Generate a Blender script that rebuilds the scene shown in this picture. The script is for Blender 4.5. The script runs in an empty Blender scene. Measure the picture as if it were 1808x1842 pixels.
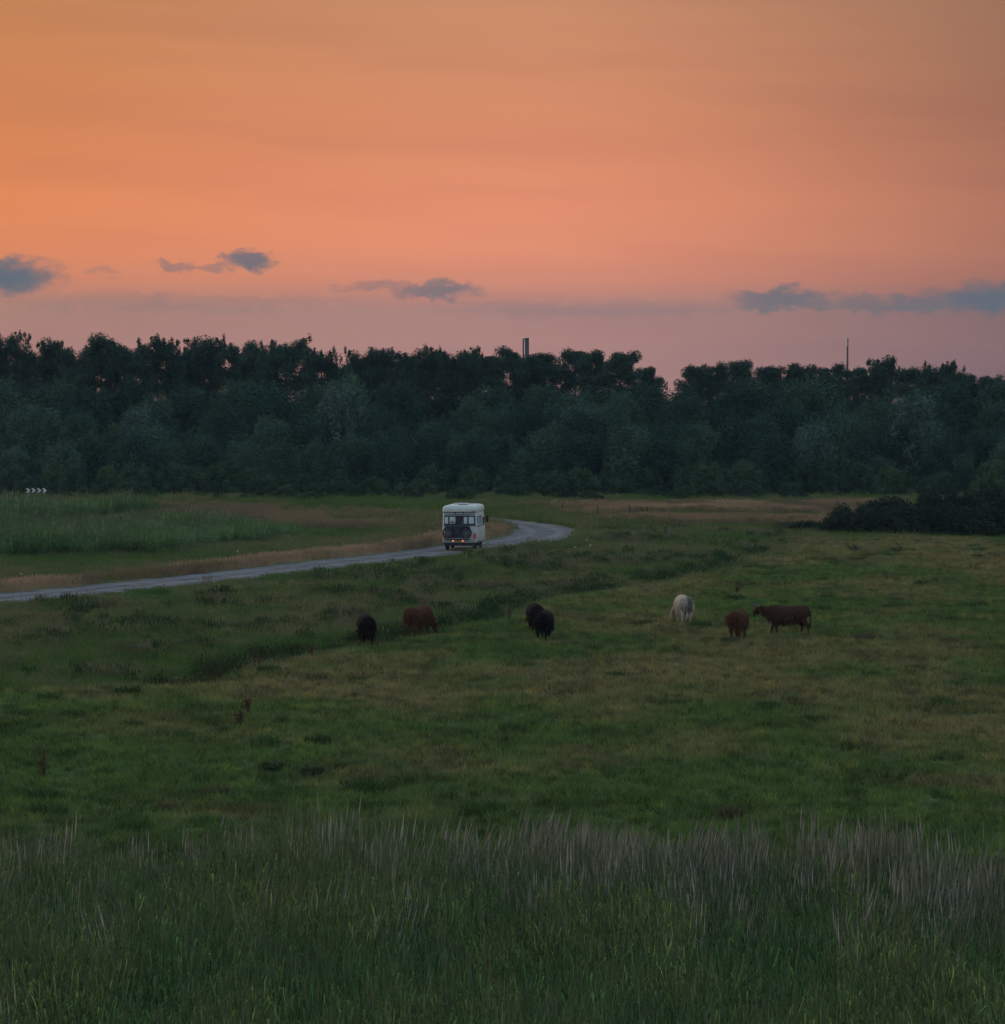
import bpy, math, random
import numpy as np
from mathutils import Vector, Matrix, Euler

R = math.radians
SC = bpy.context.scene
C = SC.collection

# ------------------------------------------------------------------ camera
F_PX, W_PX, H_PX, HOR, EYE = 6000.0, 1808.0, 1842.0, 715.0, 9.6
PITCH = math.atan((H_PX / 2 - HOR) / F_PX)
cam_d = bpy.data.cameras.new('camera')
cam_d.sensor_fit = 'HORIZONTAL'; cam_d.sensor_width = 36.0
cam_d.lens = F_PX / W_PX * 36.0
cam_d.clip_start = 0.5; cam_d.clip_end = 20000
cam = bpy.data.objects.new('camera', cam_d); C.objects.link(cam)
cam.location = (0, 0, EYE); cam.rotation_euler = (math.pi / 2 - PITCH, 0, 0)
SC.camera = cam

# ------------------------------------------------------------------ sky
SUN_AZ, SUN_EL = -52.0, 7.0          # degrees: left of the view, just above the horizon
world = bpy.data.worlds.new('World'); SC.world = world; world.use_nodes = True
NT = world.node_tree; NT.nodes.clear()

class N:
    """tiny helper for maths in a node tree"""
    def __init__(s, nt): s.nt = nt
    def new(s, t, **k):
        n = s.nt.nodes.new(t)
        for a, b in k.items(): setattr(n, a, b)
        return n
    def link(s, a, b): s.nt.links.new(a, b)
    def put(s, sock, v):
        if isinstance(v, bpy.types.NodeSocket): s.link(v, sock)
        elif v is not None: sock.default_value = v
    def m(s, op, a, b=None, c=None, clamp=False):
        n = s.new('ShaderNodeMath', operation=op, use_clamp=clamp)
        s.put(n.inputs[0], a); s.put(n.inputs[1], b); s.put(n.inputs[2], c)
        return n.outputs[0]
    def smooth(s, v, a, b, lo=0.0, hi=1.0):
        n = s.new('ShaderNodeMapRange', interpolation_type='SMOOTHSTEP', clamp=True)
        s.put(n.inputs[0], v)
        for i, x in enumerate((a, b, lo, hi)): n.inputs[1 + i].default_value = x
        return n.outputs[0]
    def lin(s, v, a, b, lo=0.0, hi=1.0):
        n = s.new('ShaderNodeMapRange', clamp=True)
        s.put(n.inputs[0], v)
        for i, x in enumerate((a, b, lo, hi)): n.inputs[1 + i].default_value = x
        return n.outputs[0]
    def mix(s, f, a, b, blend='MIX'):
        n = s.new('ShaderNodeMix', data_type='RGBA', blend_type=blend)
        s.put(n.inputs[0], f); s.put(n.inputs[6], a); s.put(n.inputs[7], b)
        return n.outputs[2]
    def noise(s, vec, scale, detail=3.0, rough=0.5, dims='3D'):
        n = s.new('ShaderNodeTexNoise', noise_dimensions=dims)
        if vec is not None: s.link(vec, n.inputs['Vector'])
        n.inputs['Scale'].default_value = scale; n.inputs['Detail'].default_value = detail
        n.inputs['Roughness'].default_value = rough
        return n.outputs['Fac']
    def ramp(s, v, stops):
        n = s.new('ShaderNodeValToRGB'); e = n.color_ramp.elements
        while len(e) < len(stops): e.new(0.5)
        for i, (p, c) in enumerate(stops):
            e[i].position = p; e[i].color = (*c, 1)
        s.put(n.inputs[0], v)
        return n.outputs[0]
    def comb(s, x, y, z=0.0):
        n = s.new('ShaderNodeCombineXYZ')
        for i, v in enumerate((x, y, z)): s.put(n.inputs[i], v)
        return n.outputs[0]

def lin(r, g, b):
    f = lambda v: ((v / 255 + 0.055) / 1.055) ** 2.4 if v > 10 else v / 255 / 12.92
    return (f(r), f(g), f(b))

w = N(NT)
tc = w.new('ShaderNodeTexCoord')
sx = w.new('ShaderNodeSeparateXYZ'); w.link(tc.outputs['Generated'], sx.inputs[0])
DEG = 180 / math.pi
el = w.m('MULTIPLY', w.m('ARCSINE', sx.outputs[2]), DEG)
az = w.m('MULTIPLY', w.m('ARCTAN2', sx.outputs[0], sx.outputs[1]), DEG)
# afterglow: colour by elevation (0..12 deg)
glow = w.ramp(w.lin(el, 0.0, 24.0), [
    (0.000, lin(170, 129, 122)), (0.045, lin(176, 131, 123)), (0.062, lin(172, 132, 124)),
    (0.082, lin(208, 138, 116)), (0.105, lin(228, 146, 113)), (0.140, lin(230, 146, 110)),
    (0.185, lin(218, 141, 105)), (0.235, lin(211, 142, 105)), (0.285, lin(203, 142, 106)),
    (0.50, lin(190, 155, 125)), (1.0, lin(180, 165, 152))])
# warmer toward the sunset, duller away from it
warm = w.mix(w.m('MULTIPLY', w.smooth(az, 1.0, -11.0), w.smooth(el, 0.9, 3.2, 0.25, 1.0)), (1, 1, 1, 1), (0.97, 0.88, 0.62, 1))
dull = w.mix(w.smooth(az, 0.0, 12.0), (1, 1, 1, 1), (0.46, 0.54, 0.66, 1))
glow = w.mix(1.0, w.mix(1.0, glow, warm, 'MULTIPLY'), dull, 'MULTIPLY')
# faint drawn-out veils
streak = w.noise(w.comb(w.m('MULTIPLY', az, 0.10), w.m('ADD', w.m('MULTIPLY', el, 1.1), w.m('MULTIPLY', az, 0.035))), 1.0, 4.0, 0.55)
glow = w.mix(w.smooth(streak, 0.40, 0.70, 0.0, 0.42), glow, (0.82, 0.80, 0.93, 1), 'MULTIPLY')
# the far side of the dusk sky
away = w.m('ABSOLUTE', w.m('ADD', az, 25.0))
glow = w.mix(w.smooth(away, 35.0, 120.0), glow, (0.58, 0.61, 0.64, 1))
# small dark clouds low over the wood
nv = w.comb(az, w.m('MULTIPLY', el, 1.7), 3.1)
nz1 = w.noise(nv, 2.6, 4.0, 0.6)
nz2 = w.noise(w.comb(az, w.m('MULTIPLY', el, 1.7), 11.7), 2.8, 4.0, 0.6)
azd = w.m('ADD', az, w.m('MULTIPLY', w.m('SUBTRACT', nz1, 0.5), 1.1))
eld = w.m('ADD', el, w.m('MULTIPLY', w.m('SUBTRACT', nz2, 0.5), 0.55))
cl = None
for (px, py, rx, ry, st) in [(5, 500, 100, 32, .95), (448, 470, 44, 16, .85), (385, 482, 46, 7, .45), (312, 479, 32, 8, .5),
                             (195, 490, 26, 9, .25), (790, 522, 72, 15, .72), (690, 516, 70, 9, .4), (285, 537, 40, 9, .3),
                             (1408, 540, 88, 18, .75), (1560, 549, 90, 13, .5), (1660, 548, 90, 15, .6), (1790, 540, 110, 25, .85),
                             (1080, 556, 260, 14, .2), (300, 545, 330, 16, .2)]:
    ca = math.degrees(math.atan((px - 904) / F_PX)); ce = math.degrees(math.atan((HOR - py) / F_PX))
    k = math.degrees(1 / F_PX)
    dx = w.m('DIVIDE', w.m('SUBTRACT', azd, ca), rx * k)
    dy = w.m('DIVIDE', w.m('SUBTRACT', eld, ce), ry * k)
    d2 = w.m('ADD', w.m('MULTIPLY', dx, dx), w.m('MULTIPLY', dy, dy))
    mk = w.smooth(d2, 1.9, 0.0, 0.0, st)
    cl = mk if cl is None else w.m('MAXIMUM', cl, mk)
cloudy = w.mix(cl, glow, (*lin(88, 106, 119), 1))
bg_cl = w.new('ShaderNodeBackground'); w.link(cloudy, bg_cl.inputs[0]); bg_cl.inputs[1].default_value = 0.25
bg_glow = w.new('ShaderNodeBackground'); w.link(glow, bg_glow.inputs[0]); bg_glow.inputs[1].default_value = 0.25
sky = w.new('ShaderNodeTexSky', sky_type='NISHITA')
sky.sun_disc = False; sky.sun_elevation = R(SUN_EL); sky.sun_rotation = R(SUN_AZ)
sky.air_density = 1.3; sky.dust_density = 1.5; sky.ozone_density = 1.5
bg_sky = w.new('ShaderNodeBackground'); w.link(sky.outputs[0], bg_sky.inputs[0]); bg_sky.inputs[1].default_value = 0.15
mixs = w.new('ShaderNodeMixShader')
w.link(w.smooth(el, 9.0, 46.0, 1.0, 0.0), mixs.inputs[0])
mixc = w.new('ShaderNodeMixShader')      # the cloud bank: only where it lies
w.link(w.m('MULTIPLY', w.smooth(el, 3.6, 3.2), w.smooth(w.m('ABSOLUTE', az), 14.0, 11.0)), mixc.inputs[0])
w.link(bg_glow.outputs[0], mixc.inputs[1]); w.link(bg_cl.outputs[0], mixc.inputs[2])
w.link(bg_sky.outputs[0], mixs.inputs[1]); w.link(mixc.outputs[0], mixs.inputs[2])
wo = w.new('ShaderNodeOutputWorld'); w.link(mixs.outputs[0], wo.inputs[0])

# ------------------------------------------------------------------ last light of the sun
sun_d = bpy.data.lights.new('sun', 'SUN'); sun_d.energy = 0.28; sun_d.angle = R(18); sun_d.color = (1.0, 0.62, 0.36)
sun = bpy.data.objects.new('sun', sun_d); C.objects.link(sun)
sdir = Vector((math.sin(R(SUN_AZ)) * math.cos(R(SUN_EL)), math.cos(R(SUN_AZ)) * math.cos(R(SUN_EL)), math.sin(R(SUN_EL))))
sun.rotation_euler = sdir.to_track_quat('Z', 'Y').to_euler()
sun.location = sdir * 50 + Vector((0, 0, 30))

SC.view_settings.view_transform = 'Standard'; SC.view_settings.look = 'None'
SC.view_settings.exposure = 2.0; SC.view_settings.gamma = 1.0; SC.view_settings.use_curve_mapping = False
SC.render.engine = 'CYCLES'
HAZE = 0.00007
SC.cycles.max_bounces = 4; SC.cycles.diffuse_bounces = 2; SC.cycles.volume_bounces = 0; SC.cycles.transmission_bounces = 3
SC.cycles.use_denoising = True
SC.cycles.use_adaptive_sampling = True; SC.cycles.adaptive_threshold = 0.015
SC.cycles.sample_clamp_indirect = 4.0

# ------------------------------------------------------------------ helpers
rng = np.random.default_rng(7)
random.seed(7)

def ground(px, py, z=0.0):
    """point of the photograph -> place on the ground"""
    cx, cy = (px - W_PX / 2) / F_PX, -(py - H_PX / 2) / F_PX
    c, s = math.cos(PITCH), math.sin(PITCH)
    d = Vector((cx, c + cy * s, -s + cy * c))
    t = (z - EYE) / d.z
    return Vector((d.x * t, d.y * t))

def gpts(l, z=0.0): return np.array([tuple(ground(*p, z)) for p in l])

def seg_dist(P, line):
    """distance of points P (n,2) to a polyline, plus signed side (left +)"""
    best = np.full(len(P), 1e9); side = np.zeros(len(P))
    for a, b in zip(line[:-1], line[1:]):
        ab = b - a; L = (ab ** 2).sum()
        t = np.clip(((P - a) @ ab) / L, 0, 1)
        q = a + t[:, None] * ab
        d = np.hypot(*(P - q).T)
        cr = ab[0] * (P[:, 1] - a[1]) - ab[1] * (P[:, 0] - a[0])
        k = d < best
        best[k] = d[k]; side[k] = np.sign(cr[k])
    return best, side

def inside(P, poly):
    x, y = P[:, 0], P[:, 1]; r = np.zeros(len(P), bool)
    for (x1, y1), (x2, y2) in zip(poly, np.roll(poly, -1, 0)):
        c = ((y1 > y) != (y2 > y)) & (x < (x2 - x1) * (y - y1) / (y2 - y1 + 1e-12) + x1)
        r ^= c
    return r

_perm = np.random.default_rng(3).random((256, 256))
def vnoise(x, y):
    xi, yi = np.floor(x).astype(int), np.floor(y).astype(int)
    fx, fy = x - xi, y - yi
    fx, fy = fx * fx * (3 - 2 * fx), fy * fy * (3 - 2 * fy)
    g = lambda i, j: _perm[i % 256, j % 256]
    return (g(xi, yi) * (1 - fx) + g(xi + 1, yi) * fx) * (1 - fy) + (g(xi, yi + 1) * (1 - fx) + g(xi + 1, yi + 1) * fx) * fy
def fbm(x, y, o=4):
    r = 0; a = 0.5; t = 0
    for i in range(o):
        r = r + a * vnoise(x * 2 ** i + 17.3 * i, y * 2 ** i + 5.1 * i); t += a; a *= 0.5
    return r / t

def tag(o, label=None, cat=None, group=None, kind=None):
    for k, v in (('label', label), ('category', cat), ('group', group), ('kind', kind)):
        if v: o[k] = v
    return o

def link(o, parent=None):
    C.objects.link(o)
    if parent: o.parent = parent
    return o

def empty(name, loc=(0, 0, 0), rz=0.0):
    o = bpy.data.objects.new(name, None); o.location = loc; o.rotation_euler = (0, 0, rz); o.empty_display_size = 0.3
    C.objects.link(o); return o

def arr_mesh(name, V, Fc, mats=(), attrs=None, mat_idx=None, smooth=False):
    """V (n,3), Fc (m,k) with k 3 or 4"""
    me = bpy.data.meshes.new(name)
    V = np.asarray(V, np.float32); Fc = np.asarray(Fc, np.int32)
    me.vertices.add(len(V)); me.vertices.foreach_set('co', V.ravel())
    m, k = Fc.shape
    me.loops.add(m * k); me.loops.foreach_set('vertex_index', Fc.ravel())
    me.polygons.add(m); me.polygons.foreach_set('loop_start', np.arange(0, m * k, k, dtype=np.int32))
    if mat_idx is not None: me.polygons.foreach_set('material_index', np.asarray(mat_idx, np.int32))
    if smooth: me.polygons.foreach_set('use_smooth', np.ones(m, bool))
    for nm, (ty, data) in (attrs or {}).items():
        a = me.attributes.new(nm, ty, 'POINT')
        a.data.foreach_set({'FLOAT': 'value', 'FLOAT_VECTOR': 'vector', 'FLOAT_COLOR': 'color', 'INT': 'value'}[ty], np.asarray(data, np.int32 if ty == 'INT' else np.float32).ravel())
    for mt in mats: me.materials.append(mt)
    me.update(calc_edges=True); me.validate()
    return me

class MB:
    """collects shapes for one mesh"""
    def __init__(s): s.v = []; s.f = []
    def add(s, vs, fs):
        o = len(s.v); s.v += [tuple(x) for x in vs]; s.f += [tuple(i + o for i in f) for f in fs]; return s
    def box(s, c, d, rot=None):
        x, y, z = (k / 2 for k in d)
        vs = [Vector((a * x, b * y, e * z)) for a in (-1, 1) for b in (-1, 1) for e in (-1, 1)]
        if rot is not None: vs = [rot @ p for p in vs]
        return s.add([p + Vector(c) for p in vs], [(0, 1, 3, 2), (4, 6, 7, 5), (0, 4, 5, 1), (2, 3, 7, 6), (0, 2, 6, 4), (1, 5, 7, 3)])
    def loft(s, rings, cap=True):
        n = len(rings[0]); vs = [p for r in rings for p in r]; fs = []
        for i in range(len(rings) - 1):
            for j in range(n):
                k = (j + 1) % n
                fs.append((i * n + j, i * n + k, (i + 1) * n + k, (i + 1) * n + j))
        if cap:
            fs.append(tuple(range(n))[::-1]); fs.append(tuple(range((len(rings) - 1) * n, len(rings) * n)))
        return s.add(vs, fs)
    def tube(s, pts, rad, n=8, flat=None):
        pts = [Vector(p) for p in pts]; rad = rad if hasattr(rad, '__len__') else [rad] * len(pts)
        rings = []
        for i, p in enumerate(pts):
            t = (pts[min(i + 1, len(pts) - 1)] - pts[max(i - 1, 0)]).normalized()
            a = Vector((0, 0, 1)) if abs(t.z) < 0.9 else Vector((0, 1, 0))
            u = t.cross(a).normalized(); v = u.cross(t).normalized()
            ru, rv = (rad[i] if hasattr(rad[i], '__len__') else (rad[i], rad[i]))
            rings.append([p + u * ru * math.cos(q) + v * rv * math.sin(q) for q in (2 * math.pi * k / n for k in range(n))])
        return s.loft(rings)
    def torus(s, c, Rm, r, axis='y', n=24, k=8):
        rings = []
        vs = []; fs = []
        for i in range(n):
            a = 2 * math.pi * i / n
            for j in range(k):
                b = 2 * math.pi * j / k
                q = Rm + r * math.cos(b); x, y, z = q * math.cos(a), r * math.sin(b), q * math.sin(a)
                p = {'y': (x, y, z), 'x': (y, x, z), 'z': (x, z, y)}[axis]
                vs.append(Vector(p) + Vector(c))
        for i in range(n):
            for j in range(k):
                i2, j2 = (i + 1) % n, (j + 1) % k
                fs.append((i * k + j, i2 * k + j, i2 * k + j2, i * k + j2))
        return s.add(vs, fs)
    def mesh(s, name, mat=None, smooth=False):
        me = bpy.data.meshes.new(name); me.from_pydata(s.v, [], s.f)
        if mat: me.materials.append(mat)
        if smooth:
            for p in me.polygons: p.use_smooth = True
        me.update(); return me
    def build(s, name, mat, parent=None, smooth=False, bevel=0.0):
        o = bpy.data.objects.new(name, s.mesh(name, mat, smooth)); link(o, parent)
        if bevel:
            b = o.modifiers.new('bevel', 'BEVEL'); b.width = bevel; b.segments = 3; b.limit_method = 'ANGLE'
        return o

def mat_basic(name, col, rough=0.7, spec=0.3, metal=0.0, var=0.12, scale=6.0, bump=0.0):
    m = bpy.data.materials.new(name); m.use_nodes = True; nt = m.node_tree; k = N(nt)
    b = nt.nodes['Principled BSDF']
    t = k.new('ShaderNodeTexCoord')
    f = k.noise(t.outputs['Object'], scale, 5.0, 0.6)
    c = k.mix(k.smooth(f, 0.3, 0.7), (*[x * (1 - var) for x in col], 1), (*[min(1, x * (1 + var)) for x in col], 1))
    k.link(c, b.inputs['Base Color'])
    b.inputs['Roughness'].default_value = rough; b.inputs['Specular IOR Level'].default_value = spec; b.inputs['Metallic'].default_value = metal
    if bump:
        bp = k.new('ShaderNodeBump'); bp.inputs['Strength'].default_value = bump; bp.inputs['Distance'].default_value = 0.02
        k.link(k.noise(t.outputs['Object'], scale * 4, 4.0), bp.inputs['Height']); k.link(bp.outputs[0], b.inputs['Normal'])
    return m

def mat_leaf(name, cols, instancer=False, trans=0.3, obj_var=0.35, rough=0.85, tip=None):
    """foliage: colour runs through COLS by the leaf's own 'rnd', shifted per plant; instancer: tinted by the plant's 'col'"""
    m = bpy.data.materials.new(name); m.use_nodes = True; nt = m.node_tree; nt.nodes.clear(); k = N(nt)
    a = k.new('ShaderNodeAttribute', attribute_name='rnd')
    oi = k.new('ShaderNodeObjectInfo')
    f = k.m('ADD', k.m('MULTIPLY', a.outputs['Fac'], 1 - obj_var), k.m('MULTIPLY', oi.outputs['Random'], obj_var))
    st = [(i / max(1, len(cols) - 1), c) for i, c in enumerate(cols)]
    c = k.ramp(f, st)
    if instancer:
        at = k.new('ShaderNodeAttribute', attribute_name='col', attribute_type='INSTANCER')
        c = k.mix(1.0, c, at.outputs['Color'], 'MULTIPLY')
    if tip:
        ta = k.new('ShaderNodeAttribute', attribute_name='hgt')
        c = k.mix(k.smooth(ta.outputs['Fac'], 0.55, 1.0, 0.0, 0.7), c, (*tip, 1))
    d = k.new('ShaderNodeBsdfPrincipled'); k.link(c, d.inputs['Base Color']); d.inputs['Roughness'].default_value = rough
    d.inputs['Specular IOR Level'].default_value = 0.04
    t = k.new('ShaderNodeBsdfTranslucent'); k.link(c, t.inputs[0])
    mx = k.new('ShaderNodeMixShader'); mx.inputs[0].default_value = trans
    k.link(d.outputs[0], mx.inputs[1]); k.link(t.outputs[0], mx.inputs[2])
    o = k.new('ShaderNodeOutputMaterial'); k.link(mx.outputs[0], o.inputs[0])
    return m

def scatter(name, P, protos, rz, scl, col, variant, label=None, cat=None, tilt=None):
    """stuff: a cloud of small plants standing at P, through geometry nodes"""
    n = len(P)
    me = bpy.data.meshes.new(name); me.vertices.add(n); me.vertices.foreach_set('co', np.asarray(P, np.float32).ravel())
    rot = np.zeros((n, 3)); rot[:, 2] = rz
    if tilt is not None: rot[:, :2] = tilt
    scl = np.asarray(scl); scl = np.repeat(scl[:, None], 3, 1) if scl.ndim == 1 else scl
    colr = np.concatenate([np.asarray(col), np.ones((n, 1))], 1)
    for nm, ty, da, key in (('rot', 'FLOAT_VECTOR', rot, 'vector'), ('scl', 'FLOAT_VECTOR', scl, 'vector'), ('col', 'FLOAT_COLOR', colr, 'color'), ('vi', 'INT', variant, 'value')):
        at = me.attributes.new(nm, ty, 'POINT'); at.data.foreach_set(key, np.asarray(da, np.int32 if ty == 'INT' else np.float32).ravel())
    o = bpy.data.objects.new(name, me); link(o)
    col_ = bpy.data.collections.new(name + '_kinds')
    for i, pm in enumerate(protos):
        po = bpy.data.objects.new(f'{name}_kind_{i:02d}', pm); col_.objects.link(po)
    g = bpy.data.node_groups.new(name, 'GeometryNodeTree')
    g.interface.new_socket('Geometry', in_out='INPUT', socket_type='NodeSocketGeometry')
    g.interface.new_socket('Geometry', in_out='OUTPUT', socket_type='NodeSocketGeometry')
    k = N(g); gi = k.new('NodeGroupInput'); go = k.new('NodeGroupOutput')
    ip = k.new('GeometryNodeInstanceOnPoints'); ci = k.new('GeometryNodeCollectionInfo')
    ci.inputs['Collection'].default_value = col_; ci.inputs['Separate Children'].default_value = True; ci.inputs['Reset Children'].default_value = True
    def attr(nm, ty):
        q = k.new('GeometryNodeInputNamedAttribute', data_type=ty); q.inputs[0].default_value = nm; return q.outputs[0]
    e2r = k.new('FunctionNodeEulerToRotation'); k.link(attr('rot', 'FLOAT_VECTOR'), e2r.inputs[0])
    k.link(gi.outputs[0], ip.inputs['Points']); k.link(ci.outputs[0], ip.inputs['Instance'])
    ip.inputs['Pick Instance'].default_value = True; k.link(attr('vi', 'INT'), ip.inputs['Instance Index'])
    k.link(e2r.outputs[0], ip.inputs['Rotation']); k.link(attr('scl', 'FLOAT_VECTOR'), ip.inputs['Scale'])
    k.link(ip.outputs[0], go.inputs[0])
    md = o.modifiers.new('plants', 'NODES'); md.node_group = g
    tag(o, label, cat, kind='stuff')
    return o

# ------------------------------------------------------------------ layout of the land
ROAD = gpts([(-420, 1118), (-200, 1096), (0, 1076), (200, 1057), (400, 1036), (600, 1013), (760, 995)], 0.26)
ROAD = np.vstack([ROAD, [(-2.6, 207.0), (-0.6, 212.5), (1.3, 218.5), (2.6, 225), (3.0, 232), (2.4, 240), (0.4, 249), (-3.2, 259), (-8.5, 269), (-16, 279), (-25, 287), (-37, 292), (-60, 296), (-110, 300)]])
def spline(P, n=14):
    P = np.vstack([2 * P[0] - P[1], P, 2 * P[-1] - P[-2]]); out = []
    for i in range(1, len(P) - 2):
        for t in np.linspace(0, 1, n, endpoint=False):
            a, b, c, d = P[i - 1:i + 3]
            out.append(0.5 * ((2 * b) + (c - a) * t + (2 * a - 5 * b + 4 * c - d) * t ** 2 + (3 * b - a - 3 * c + d) * t ** 3))
    return np.array(out + [P[-2]])
ROADC = spline(ROAD, 10)
ROAD_HALF = 2.25
DITCH = spline(gpts([(250, 1232), (380, 1207), (470, 1192), (560, 1174), (650, 1156), (760, 1136), (850, 1110), (960, 1088), (1100, 1060), (1200, 1036), (1280, 1018), (1350, 1000), (1400, 985)]), 6)
DITCH = DITCH + np.stack([np.sin(np.arange(len(DITCH)) * .55) * .5 + np.sin(np.arange(len(DITCH)) * .23 + 1) * .7, np.sin(np.arange(len(DITCH)) * .4 + 2) * 1.4], 1)
REED_L1 = gpts([(-420, 1010), (60, 1004), (240, 994), (420, 980), (560, 962), (400, 950), (120, 964), (-420, 968)])
REED_L2 = gpts([(-420, 940), (120, 938), (250, 934), (285, 927), (-420, 922)])
REED_F = np.array([(-14, 36), (-14, 61.2), (-6, 60.4), (0, 60.0), (4, 59.4), (7, 58.4), (9.5, 56.5), (14, 54), (14, 36)])

def height(x, y):
    x = np.asarray(x, float); y = np.asarray(y, float)
    h = (fbm(x / 9, y / 9) - 0.5) * 0.30 + (fbm(x / 2.2 + 40, y / 2.2) - 0.5) * 0.10
    P = np.stack([x.ravel(), y.ravel()], 1)
    near = (np.abs(P[:, 0]) < 130) & (P[:, 1] > 40) & (P[:, 1] < 310)
    dr = np.full(len(P), 99.0); dd = np.full(len(P), 99.0)
    if near.any():
        dr[near] = seg_dist(P[near], ROADC[::3])[0]; dd[near] = seg_dist(P[near], DITCH[::3])[0]
    dr = dr.reshape(x.shape); dd = dd.reshape(x.shape)
    fill = np.ones_like(h)
    for cx, cy in ((659, 1162), (750, 1150), (963, 1141), (979, 1157)):      # trodden crossings
        c0 = ground(cx, cy); fill = fill * (1 - np.exp(-((x - c0.x) / 1.8) ** 2 - ((y - c0.y) / 3.0) ** 2))
    h = h - 0.42 * np.exp(-(dd / 1.0) ** 2) * fill
    k = np.clip((dr - 3.0) / 3.0, 0, 1); k = k * k * (3 - 2 * k)
    h = 0.22 * (1 - k) + h * k
    dyke = np.clip((34 - y) / 30, 0, 1); h = h + 7.9 * dyke * dyke * (3 - 2 * dyke)
    return h

def h1(x, y): return float(height(np.array([x]), np.array([y]))[0])

# ------------------------------------------------------------------ ground
def steps(lo, hi, st, far):
    a = list(np.arange(lo, hi + 1e-6, st)); q = st; v = hi
    while v < far: q *= 1.35; v += q; a.append(v)
    q = st; v = lo; b = []
    while v > -far: q *= 1.35; v -= q; b.append(v)
    return np.array(b[::-1] + a)
gx, gy = steps(-62, 62, 0.62, 6000), steps(0, 330, 0.66, 6000)
GX, GY = np.meshgrid(gx, gy); GH = height(GX, GY)
nx, ny = len(gx), len(gy)
idx = np.arange(nx * ny).reshape(ny, nx)
FQ = np.stack([idx[:-1, :-1], idx[:-1, 1:], idx[1:, 1:], idx[1:, :-1]], -1).reshape(-1, 4)
GP = np.stack([GX.ravel(), GY.ravel()], 1)

def zone_colours(P):
    """natural colour of the sward at P (n,2): olive pasture, lush green, dry straw"""
    n1 = fbm(P[:, 0] / 7, P[:, 1] / 14); n2 = fbm(P[:, 0] / 2.1 + 9, P[:, 1] / 3.3 + 4); n3 = fbm(P[:, 0] / 18 + 3, P[:, 1] / 30 + 8)
    olive = np.array((0.168, 0.153, 0.070)); green = np.array((0.080, 0.132, 0.040)); straw = np.array((0.240, 0.165, 0.095)); dark = np.array((0.026, 0.052, 0.018))
    yy = P[:, 1]; t = np.clip((n1 - 0.33) * 2.6 + (n2 - 0.5) * 1.8 + .30 * np.exp(-((yy - 116) / 20) ** 2) - .30 * np.exp(-((yy - 78) / 12) ** 2), 0, 1)[:, None]
    c = green * (1 - t) + olive * t
    n4 = fbm(P[:, 0] / 1.3 + 31, P[:, 1] / 1.6 + 12); c = c * (1 + 1.3 * np.clip(n4 - 0.5, -.3, .4))[:, None]
    k = np.clip((n4 - .60) * 8, 0, 1)[:, None] * 0.45; c = c * (1 - k) + dark * k
    return c, n1, n2, n3
gc, n1, n2, n3 = zone_colours(GP)
ga = np.concatenate([gc, np.ones((len(gc), 1))], 1)

m_ground = bpy.data.materials.new('meadow_ground'); m_ground.use_nodes = True
k = N(m_ground.node_tree); b = m_ground.node_tree.nodes['Principled BSDF']
at = k.new('ShaderNodeAttribute', attribute_name='col'); t = k.new('ShaderNodeTexCoord')
f1 = k.noise(t.outputs['Object'], 1.6, 6.0, 0.65); f2 = k.noise(t.outputs['Object'], 9.0, 5.0, 0.6)
c = k.mix(k.smooth(f1, 0.35, 0.7), at.outputs['Color'], (0.045, 0.048, 0.024, 1))
c = k.mix(k.smooth(f2, 0.45, 0.75, 0, 0.6), c, (0.11, 0.10, 0.05, 1))
k.link(c, b.inputs['Base Color']); b.inputs['Roughness'].default_value = 0.95; b.inputs['Specular IOR Level'].default_value = 0.1
bp = k.new('ShaderNodeBump'); bp.inputs['Strength'].default_value = 0.7; bp.inputs['Distance'].default_value = 0.12
k.link(f2, bp.inputs['Height']); k.link(bp.outputs[0], b.inputs['Normal'])
me = arr_mesh('ground', np.stack([GX.ravel(), GY.ravel(), GH.ravel()], 1), FQ, [m_ground], {'col': ('FLOAT_COLOR', ga)}, smooth=True)
tag(link(bpy.data.objects.new('ground', me)), 'flat grazed meadow ground', kind='structure')

# ------------------------------------------------------------------ road
m_road = bpy.data.materials.new('worn_asphalt'); m_road.use_nodes = True
k = N(m_road.node_tree); b = m_road.node_tree.nodes['Principled BSDF']
t = k.new('ShaderNodeTexCoord'); ac = k.new('ShaderNodeAttribute', attribute_name='across')
f1 = k.noise(t.outputs['Object'], 0.7, 5.0, 0.65); f2 = k.noise(t.outputs['Object'], 14.0, 4.0, 0.6)
wheel = k.m('ABSOLUTE', k.m('SUBTRACT', k.m('ABSOLUTE', ac.outputs['Fac']), 0.42))
c = k.mix(k.smooth(f1, 0.38, 0.62), (0.046, 0.048, 0.056, 1), (0.112, 0.113, 0.124, 1))
c = k.mix(k.smooth(wheel, 0.22, 0.02, 0.0, 0.55), c, (0.160, 0.162, 0.178, 1))
c = k.mix(k.smooth(f2, 0.5, 0.8, 0, 0.5), c, (0.06, 0.06, 0.062, 1))
k.link(c, b.inputs['Base Color']); b.inputs['Roughness'].default_value = 0.85; b.inputs['Specular IOR Level'].default_value = 0.2
rv, rf, ra = [], [], []
cols = np.array([-1, -0.8, -0.42, 0, 0.42, 0.8, 1])
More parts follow.
